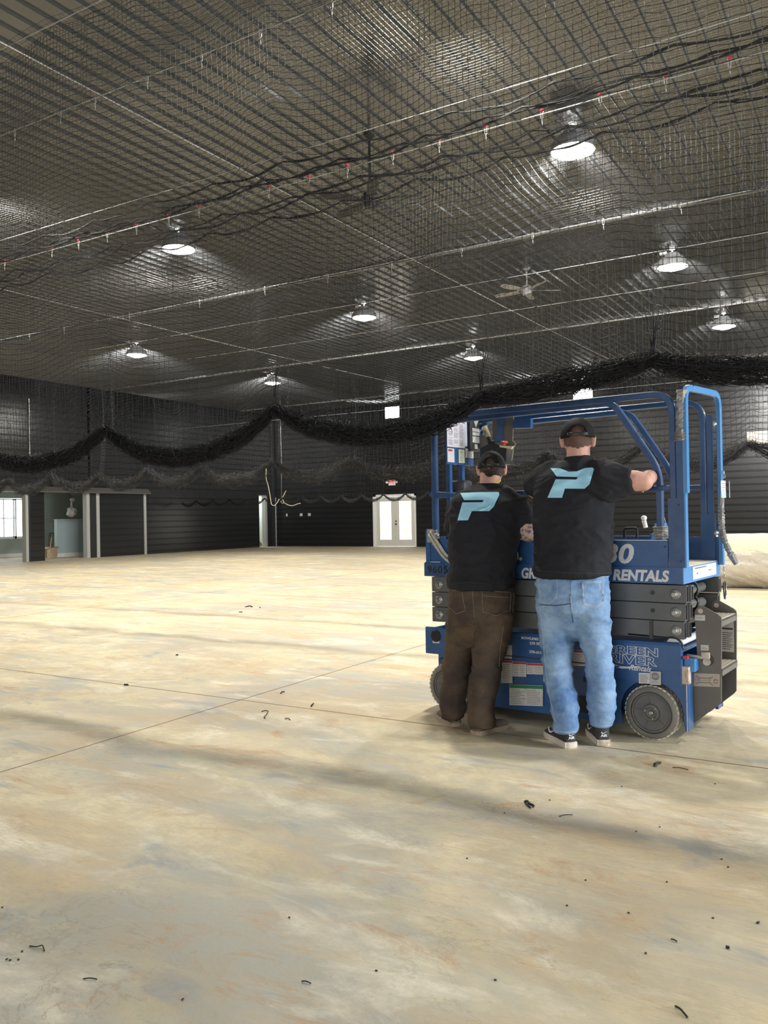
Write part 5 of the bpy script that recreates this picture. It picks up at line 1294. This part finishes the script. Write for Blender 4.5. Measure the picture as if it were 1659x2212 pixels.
# ------------------------------------------------------------------ big wrapped roll on the floor behind the lift
RY, RR, RX0, RX1 = 15.0, .455, -2.45, 2.6
rl = empty('wrapped_roll', ((RX0 + RX1) / 2, RY, 0)); tag(rl, 'huge roll of cream turf backing in clear plastic wrap, lying by the black back wall', 'roll')
me = bpy.data.meshes.new('roll'); V = []; Fc = []; nx, na = 150, 72
for i in range(nx + 1):
    x = (RX0 - RX1) / 2 + (RX1 - RX0) * i / nx
    for j in range(na):
        a = 2 * pi * j / na; n3 = noise.noise(Vector((x * 1.6, cos(a) * 2.2, sin(a) * 2.2))); n4 = noise.noise(Vector((x * 6, cos(a) * 5, sin(a) * 5)))
        n5 = 1 - abs(noise.noise(Vector((x * 2.4 + sin(a) * 3, cos(a) * 1.5, 5)))) * 2.2
        r = RR * (1 + .015 * n3 + .010 * n4 + .022 * max(0, n5) * (sin(a) < .55))
        z = RR * .985 + sin(a) * r; V.append((x, cos(a) * r * (1.06 if sin(a) < 0 else 1), max(.003, z)))
for i in range(nx):
    for j in range(na): Fc.append((i * na + j, i * na + (j + 1) % na, (i + 1) * na + (j + 1) % na, (i + 1) * na + j))
Fc.append(tuple(range(na))); Fc.append(tuple(nx * na + j for j in range(na))[::-1])
me.from_pydata(V, [], Fc); me.update(); o = link('plastic_wrap', me, [M['wrap'], M['foam']], rl, True)
for p in me.polygons:
    c = p.center
    if (c.z - RR) > RR * .30 + .06 * noise.noise(Vector((c.x * 3, 0, 0))): p.material_index = 1

# ------------------------------------------------------------------ things on the walls
ex_ = empty('exit_sign', (-17.70, YB - .06, 2.62)); tag(ex_, 'lit red exit sign with two white emergency lamp heads above the double door', 'exit sign')
q = MB(); q.b2((-.15, -.03, -.02), (.17, .04, .21), .008); q.build('sign_body', M['white'], ex_)
q = MB(); q.b2((-.13, -.036, .05), (.15, -.029, .195)); q.build('sign_face', mat('pale_red_sign_face', (.8, .35, .33), .4, emis=(.9, .16, .15), es=.9), ex_)
text_on('lettering', 'EXIT', .13, (.01, -.037, .125), (1, 0, 0), (0, 0, 1), M['exit'], ex_, offset=.006, sx=.85)
for s_ in (-1, 1):
    q = MB(); c = Vector((.01 + s_ * .235, -.02, .12)); q.lathe(c, [(.03, .05), (.05, .03), (.058, -.03), (0, -.038)], (s_ * .25, 1, .15), 16); q.tube([c + Vector((0, .03, 0)), Vector((.01 + s_ * .14, .0, .12))], .014, 8); q.build('lamp_head', M['white'], ex_, smooth='auto')
def outlet(x, z, w_, label, wall='back'):
    e = empty('wall_box', (x, YB - .022, z)); tag(e, label, 'outlet')
    q = MB(); q.b2((-w_ / 2, -.008, -.06), (w_ / 2, .002, .06), .002); q.build('cover_plate', M['white'], e)
    q = MB()
    for k in range(max(1, int(w_ / .07))): cx = -w_ / 2 + .035 + k * .07; q.b2((cx - .017, -.011, -.033), (cx + .017, -.007, .033))
    q.build('socket', mat('socket_grey_%d' % int(w_ * 1000), (.35, .35, .35), .5), e)
outlet(-23.35, 1.43, .09, 'single white outlet plate on the back wall, nearest the corner'); outlet(-22.53, 1.43, .15, 'double grey outlet plate on the back wall, middle of three'); outlet(-22.07, 1.43, .15, 'double white outlet plate on the back wall, nearest the door')
outlet(-6.58, 1.44, .09, 'white outlet plate on the back wall with a cord hanging down, seen through the lift')
q = MB(); p0 = Vector((-6.58, YB - .035, 1.38)); q.tube(fillet([Vector((0, 0, 0)), Vector((.02, -.02, -.22)), Vector((.09, -.03, -.42)), Vector((.10, -.03, -.62)), Vector((-.1, -.05, -.72))], .1), .012, 6); o = q.build('power_cord', M['rope'], None, True); o.location = p0; tag(o, 'pale cord hanging from the outlet seen through the lift rails', 'cord')
# conduit on the left wall
q = MB(); q.tube([(0, 0, 0), (0, 0, 2.05)], .016, 8); q.box((0, 0, .25), (.03, .06, .02)); q.box((0, 0, 1.75), (.03, .06, .02)); o = q.build('conduit_pipe', M['white'], None, 'auto'); o.location = (XL + .035, 17.35, 3.35); tag(o, 'thin white vertical conduit high on the black left wall', 'pipe')
# cords in the far corner
def cord(pts, r, label, m_='rope', cat='rope'):
    pts = [Vector(p) for p in pts]; c = pts[0].copy(); q = MB(); q.tube(fillet([p - c for p in pts], .15, 4), r, 6); o = q.build('cream_rope', M[m_], None, True); o.location = c; tag(o, label, cat)
K = lambda L, Y=26.5: [YP(x, y, Y + .05 * i) for i, (x, y) in enumerate(L)]
cord((lambda L: [YP(x, y, 7.625) for x, y in L])([(575, 1012), (574, 1033), (579, 1047), (583, 1068), (586, 1090), (592, 1093), (599, 1086), (603, 1078)]), .0038, 'cream cord hanging from the second net near the far corner, knotted half way down')
hb = empty('hanging_rope', YP(608, 1084, 26.5)); tag(hb, 'bow of cream rope tied on a taut grey line near the far corner', 'rope'); hc_ = Vector(hb.location)
for nm_, pts_, r_, m_ in (('bow', K([(604, 1083), (608, 1084), (606, 1076), (611, 1080), (614, 1086), (609, 1088), (606, 1080), (612, 1072), (617, 1061), (618, 1061)]), .022, 'rope'), ('rope_tail', K([(614, 1086), (622, 1091), (632, 1093), (641, 1089), (649, 1087)]), .020, 'rope'),
        ('line', [Vector((YP(606, 925, 26.5).x, 26.5, ZC)), YP(606, 925, 26.5), YP(608, 990, 26.5), YP(608, 1084, 26.52)], .010, 'cable')):
    q = MB(); q.tube(fillet([p - hc_ for p in pts_], .15, 4), r_, 6); q.build(nm_, M[m_], hb, True)

# ------------------------------------------------------------------ in the side rooms
hw_ = empty('half_wall', (-26.0, 20.55, 0)); tag(hw_, 'pale blue half wall with white base, seen through the left opening', 'half wall')
q = MB(); q.b2((-.08, -.77, .14), (.08, .85, 1.38)); q.build('panel', M['counter'], hw_); q = MB(); q.b2((-.11, -.80, 0), (.11, .88, .14)); q.build('base_trim', M['white'], hw_); q = MB(); q.b2((-.10, -.79, 1.38), (.10, .87, 1.395)); q.build('top_cap', M['white'], hw_)
def blob_(name, c, r, seed, m_, par, amp=.35):
    bm = bmesh.new(); bmesh.ops.create_icosphere(bm, subdivisions=4, radius=1)
    for v in bm.verts:
        d = v.co.copy(); k = 1 + amp * noise.noise(d * 1.8 + Vector((seed, 0, 0))) + amp * .5 * noise.noise(d * 4.5 + Vector((0, seed, 0))); v.co = Vector(c) + Vector((d.x * r[0], d.y * r[1], d.z * r[2])) * k
    me = bpy.data.meshes.new(name); bm.to_mesh(me); bm.free(); return link(name, me, m_, par, True)
bg = empty('plastic_bag', (-26.0, 20.5, 1.46)); tag(bg, 'crumpled white plastic bag with pink print hanging over the pale half wall', 'bag')
o = blob_('bag_body', (0, 0, .20), (.12, .20, .17), 3, [M['plastic_bag'], M['bag_red']], bg)
for p in o.data.polygons:
    if p.center.y > .03 and noise.noise(p.center * 9) > .02: p.material_index = 1
blob_('bag_neck', (0, 0, .46), (.03, .04, .14), 5, M['plastic_bag'], bg); blob_('bag_top', (0, .04, .66), (.06, .10, .07), 9, M['plastic_bag'], bg)
q = MB(); q.tube([(0, 0, .6), (0, .02, 1.24)], .004, 5); q.build('cord', M['grey_dark'], bg)
sh_ = empty('shovel', (-25.55, 19.18, 0)); tag(sh_, 'wooden shovel with black D handle leaning in the side room', 'shovel')
q = MB(); q.tube([(0, 0, .30), (-.06, .13, .78)], .020, 8); q.build('handle', M['wood'], sh_, True)
q = MB(); q.tube(fillet([(-.06, .13, .76), (-.065, .05, .82), (-.07, .05, .90), (-.075, .23, .90), (-.065, .21, .82), (-.06, .13, .76)], .03), .014, 6); q.build('grip', M['black'], sh_, True)
q = MB(); q.prism([(-.12, .02), (.0, -.0), (.12, .02), (.12, .28), (.03, .34), (-.03, .34), (-.12, .28)], 0, -.006, .006); q.build('blade', M['wood'], sh_)
bx_ = empty('cardboard_box', (-25.9, 19.50, 0)); tag(bx_, 'brown cardboard box on the floor behind the shovel', 'box')
q = MB(); q.b2((-.16, -.12, 0), (.16, .14, .36)); q.build('box_body', M['wood'], bx_); q = MB(); q.box((0, -.20, .36), (.30, .15, .006), Matrix.Rotation(.5, 3, 'X')); q.box((0, .20, .38), (.30, .13, .006), Matrix.Rotation(-.3, 3, 'X')); q.build('box_flaps', M['wood'], bx_)
e = empty('wall_box', (X2 + .006, 21.9, 1.35)); tag(e, 'small white switch plate on the sage side room wall', 'switch'); q = MB(); q.b2((-.004, -.04, -.06), (.006, .04, .06), .002); q.build('cover_plate', M['white'], e); q = MB(); q.b2((.006, -.01, -.02), (.012, .01, .02)); q.build('rocker', M['trim'], e)

# ------------------------------------------------------------------ ceiling fans
def fan(p, rod, R_, m_, label, rot):
    e = empty('ceiling_fan', p); tag(e, label, 'ceiling fan')
    q = MB(); q.lathe((0, 0, 0), [(0, -.10), (.07, -.09), (.11, -.04), (.12, .03), (.09, .09), (.03, .11), (0, .11)], n=20); q.build('motor', m_, e, smooth='auto')
    q = MB(); q.tube([(0, 0, .10), (0, 0, rod)], .016, 8); q.lathe((0, 0, rod - .07), [(.02, 0), (.07, .04), (.075, .07), (0, .07)], n=16); q.build('down_rod', m_, e, smooth='auto')
    for k in range(5):
        a = rot + 2 * pi * k / 5; q = MB(); Rm = Matrix.Rotation(a, 3, 'Z') @ Matrix.Rotation(.22, 3, 'X')
        poly = [(.16, -.05), (R_ * .8, -.075), (R_, -.05), (R_ + .015, 0), (R_, .05), (R_ * .8, .075), (.16, .05)]
        A = [q.bm.verts.new(Rm @ Vector((x, y, -.004))) for x, y in poly]; B = [q.bm.verts.new(Rm @ Vector((x, y, .004))) for x, y in poly]
        q.bm.faces.new(A[::-1]); q.bm.faces.new(B)
        for i in range(7): q.bm.faces.new((A[i], A[(i + 1) % 7], B[(i + 1) % 7], B[i]))
        q.box(Rm @ Vector((.13, 0, .0)), (.12, .03, .012), Rm); q.build('blade', m_, e)
p = G(800, 434, 5.25); fan(p, ZC - 5.25, .66, M['matte_black'], 'black ceiling fan on a long rod near the red clip cable', .3)
p = G(1138, 628, 5.65); fan(p, ZC - 5.65, .68, mat('grey_fan', (.22, .21, .20), .5), 'grey five bladed ceiling fan between the far lamps', .55)
q = MB(); L_ = G(793, 540, 4.9)

# ------------------------------------------------------------------ hanging from the lift
def W(v): return LO + LU * v.x + LV * v.y + Vector((0, 0, v.z))
tg = empty('inspection_tag', W(Vector((.905, .335, 1.43))), LA); tag(tg, 'white and green inspection tags hanging on the right gate frame of the lift', 'tag')
for dx, dy, m2, sd in ((.0, -.055, M['white'], -.10), (.012, .045, M['white'], .25)):
    c = Vector((dx + .022, dy, 0)); rotm = Matrix.Rotation(sd, 3, 'Z')
    q = MB(); q.box(c, (.003, .075, .105), rotm, .0008); t_ = q.build('tag_card', m2, tg)
    q = MB(); q.box(c + Vector((.0015, 0, -.032)), (.003, .072, .042), rotm); q.build('green_band', mat('tag_green_%d' % int(dx * 1000), (.03, .45, .22), .5) if dx else mat('tag_pale_green', (.35, .72, .62), .5), t_)
    q = MB()
    for i in range(4): q.box(c + Vector((.0022, 0, .035 - i * .013)), (.0012, .055 - .01 * (i % 2), .003), rotm)
    q.build('tag_print', M['ink'], t_)
def chain(name, pts, label, lr=.009, wr=.0025):
    pts = [Vector(p) for p in pts]; c = W(pts[0]); L2 = []
    for a, b_ in zip(pts, pts[1:]):
        k = max(1, int((b_ - a).length / (lr * 2.4)))
        for j in range(k): L2.append(a.lerp(b_, (j + .5) / k))
    q = MB()
    for i, p in enumerate(L2):
        ax = Vector((1, 0, 0)) if i % 2 else Vector((0, 1, 0)); q.tube([p - pts[0] + ax * lr * .62 * cos(t) + Vector((0, 0, 1)) * lr * 1.35 * sin(t) for t in [2 * pi * s / 10 for s in range(10)]], wr, 5, closed=True, up=ax.cross(Vector((0, 0, 1))))
    o = q.build(name, M['steel'], None, True); o.location = c; o.rotation_euler = (0, 0, LA); return o
o = chain('chain', [(.918, .335, 1.545), (.920, .335, 1.50)], ''); tag(o, 'short steel chain link holding the inspection tags on the gate frame', 'chain')
o = chain('chain', [(.895, .385, .965), (.897, .388, .87)], ''); tag(o, 'short steel chain hanging below the platform corner on the right', 'chain')
cb_ = empty('carabiner', W(Vector((.897, .388, .855))), LA); tag(cb_, 'steel carabiner at the end of the chain below the lift platform', 'carabiner')
q = MB(); q.tube([Vector((0, .022 * cos(t) * (1 + .3 * sin(t)), -.058 + .055 * sin(t))) for t in [2 * pi * s / 20 for s in range(20)]], .0045, 6, closed=True, up=Vector((1, 0, 0))); q.build('hook', M['grey_dark'], cb_, True)
q = MB(); q.tube([(0, .026, -.09), (0, .027, -.03)], .006, 6); q.build('gate', M['steel'], cb_, True)
pp = [Vector((.912, .300, 1.395)), Vector((.906, .300, 1.27)), Vector((.910, .300, 1.17)), Vector((.920, .302, 1.12)), Vector((.945, .31, 1.05)), Vector((.985, .32, .965))]
pd = empty('padded_bar', W(pp[0]), LA); tag(pd, 'taped foam padded bar dangling beside the right gate frame of the lift', 'padded bar')
rnd = random.Random(4); q = MB(); P3 = fillet([p - pp[0] for p in pp], .05, 6); rr_ = [.017 * rnd.uniform(.82, 1.2) for _ in P3]
P4 = []; 
for a, b_ in zip(P3, P3[1:]): P4 += [a, a.lerp(b_, .5)]
P4.append(P3[-1]); k = 10; rings = []
for i, p in enumerate(P4):
    t = (P4[min(i + 1, len(P4) - 1)] - P4[max(i - 1, 0)]).normalized(); a = t.orthogonal().normalized(); bb = t.cross(a); r_ = .018 * rnd.uniform(.8, 1.2)
    rings.append([q.bm.verts.new(p + (a * cos(2 * pi * j / k) + bb * sin(2 * pi * j / k)) * r_ * rnd.uniform(.92, 1.08)) for j in range(k)])
for A, B in zip(rings, rings[1:]):
    for j in range(k): q.bm.faces.new((A[j], A[(j + 1) % k], B[(j + 1) % k], B[j]))
q.bm.faces.new(rings[0][::-1]); q.bm.faces.new(rings[-1]); q.build('foam_sleeve', mat('taped_foam', (.20, .20, .20), .35, vary=(40, (.5, .5, .5), .55, .7)), pd, False)

# ------------------------------------------------------------------ net scraps and crumbs on the floor
def scrap(pxs, r, label, group=None, wob=.0, lift_=.004):
    P = [G(x, y) for x, y in pxs]; c = P[0].copy(); rnd = random.Random(int(pxs[0][0])); pts = [Vector((p.x - c.x, p.y - c.y, r + (lift_ if 0 < i < len(P) - 1 else 0))) for i, p in enumerate(P)]
    q = MB(); q.tube(fillet(pts, .02, 3), r, 6); o = q.build('net_scrap', M['debris'], None, True); o.location = (c.x, c.y, .0005); tag(o, label, 'scrap', group); return o
scrap([(565, 1538), (572, 1537), (580, 1538), (576, 1545), (570, 1552), (573, 1553)], .003, 'black twine scrap bent like a seven on the open floor')
scrap([(606, 1499), (610, 1496), (615, 1496)], .004, 'short black twine scrap above the seven shaped one'); scrap([(672, 1527), (677, 1521)], .005, 'tiny dark stick on the saw cut line')
scrap([(616, 1552), (619, 1555), (622, 1553), (627, 1556)], .0025, 'thin zigzag thread right of the seven shaped scrap')
scrap([(268, 1481), (277, 1481)], .007, 'dark crumb on the saw cut line at the left'); scrap([(380, 1416), (385, 1416)], .006, 'dark crumb in the middle of the left floor')
scrap([(530, 1312), (540, 1310), (545, 1312)], .007, 'dark scrap far off, longest of its group'); scrap([(516, 1323), (524, 1323)], .006, 'dark scrap far off, left of the longest one'); scrap([(560, 1313), (563, 1313)], .006, 'dark scrap far off, right of the longest one')
scrap([(1133, 1736), (1139, 1735), (1143, 1741), (1150, 1744), (1154, 1745)], .006, 'curled black plastic scrap in front of the lift, largest on the floor'); scrap([(1136, 1738), (1146, 1747)], .004, 'small black strip beside the curled scrap')
scrap([(1208, 1765), (1216, 1764), (1226, 1763), (1237, 1761)], .002, 'fine dark thread right of the curled scrap'); scrap([(1413, 1654), (1420, 1652), (1427, 1650)], .006, 'black scrap on the floor below the ladder'); scrap([(1412, 1657), (1419, 1656)], .003, 'thin black strip touching the scrap below the ladder')
scrap([(1453, 1659), (1470, 1661), (1487, 1664)], .002, 'fine thread lying right of the scrap below the ladder')
scrap([(1459, 2176), (1470, 2185), (1485, 2200)], .0028, 'brown straw at the lower right edge'); scrap([(1450, 2030), (1456, 2034), (1463, 2036)], .002, 'thin dark hair on the lower right floor'); scrap([(1568, 2048), (1576, 2050)], .004, 'dark crumb on the right floor, lower one'); scrap([(1635, 1996), (1640, 1994)], .003, 'dark crumb at the far right')
scrap([(64, 2045), (80, 2050), (92, 2045), (96, 2056)], .0018, 'curled dark hair at the lower left'); scrap([(180, 2116), (195, 2117), (210, 2117)], .0018, 'short dark fibre at the lower left'); scrap([(652, 2121), (662, 2124), (672, 2126)], .0018, 'dark fibre at the bottom middle')
cg = 'dark crumbs scattered on the concrete'
first = None
for x, y in ((1188, 1729), (1090, 1757), (1374, 1797), (1559, 1857), (1573, 1874), (1225, 1957), (1358, 1973), (1540, 1984), (1395, 2060), (1440, 1906), (1265, 1902), (1009, 1855), (1070, 2118), (1343, 1700), (1545, 1694), (1425, 1787), (625, 1983), (813, 2098), (15, 2073), (22, 2075), (40, 2074), (48, 2056), (5, 1961), (395, 2160)):
    p = G(x, y)
    if first is None:
        bm = bmesh.new(); bmesh.ops.create_icosphere(bm, subdivisions=1, radius=.0045)
        for v in bm.verts: v.co = Vector((v.co.x * 1.2, v.co.y * .8, v.co.z * .45)) * (1 + .4 * noise.noise(v.co * 500))
        me = bpy.data.meshes.new('crumb'); bm.to_mesh(me); bm.free(); o = first = link('floor_crumb', me, M['debris']); tag(o, 'tiny dark crumb on the concrete floor in front of the lift', 'crumb', cg)
    else: o = first.copy(); COL.objects.link(o)
    o.location = (p.x, p.y, .0022); o.rotation_euler = (0, 0, random.uniform(0, 6))
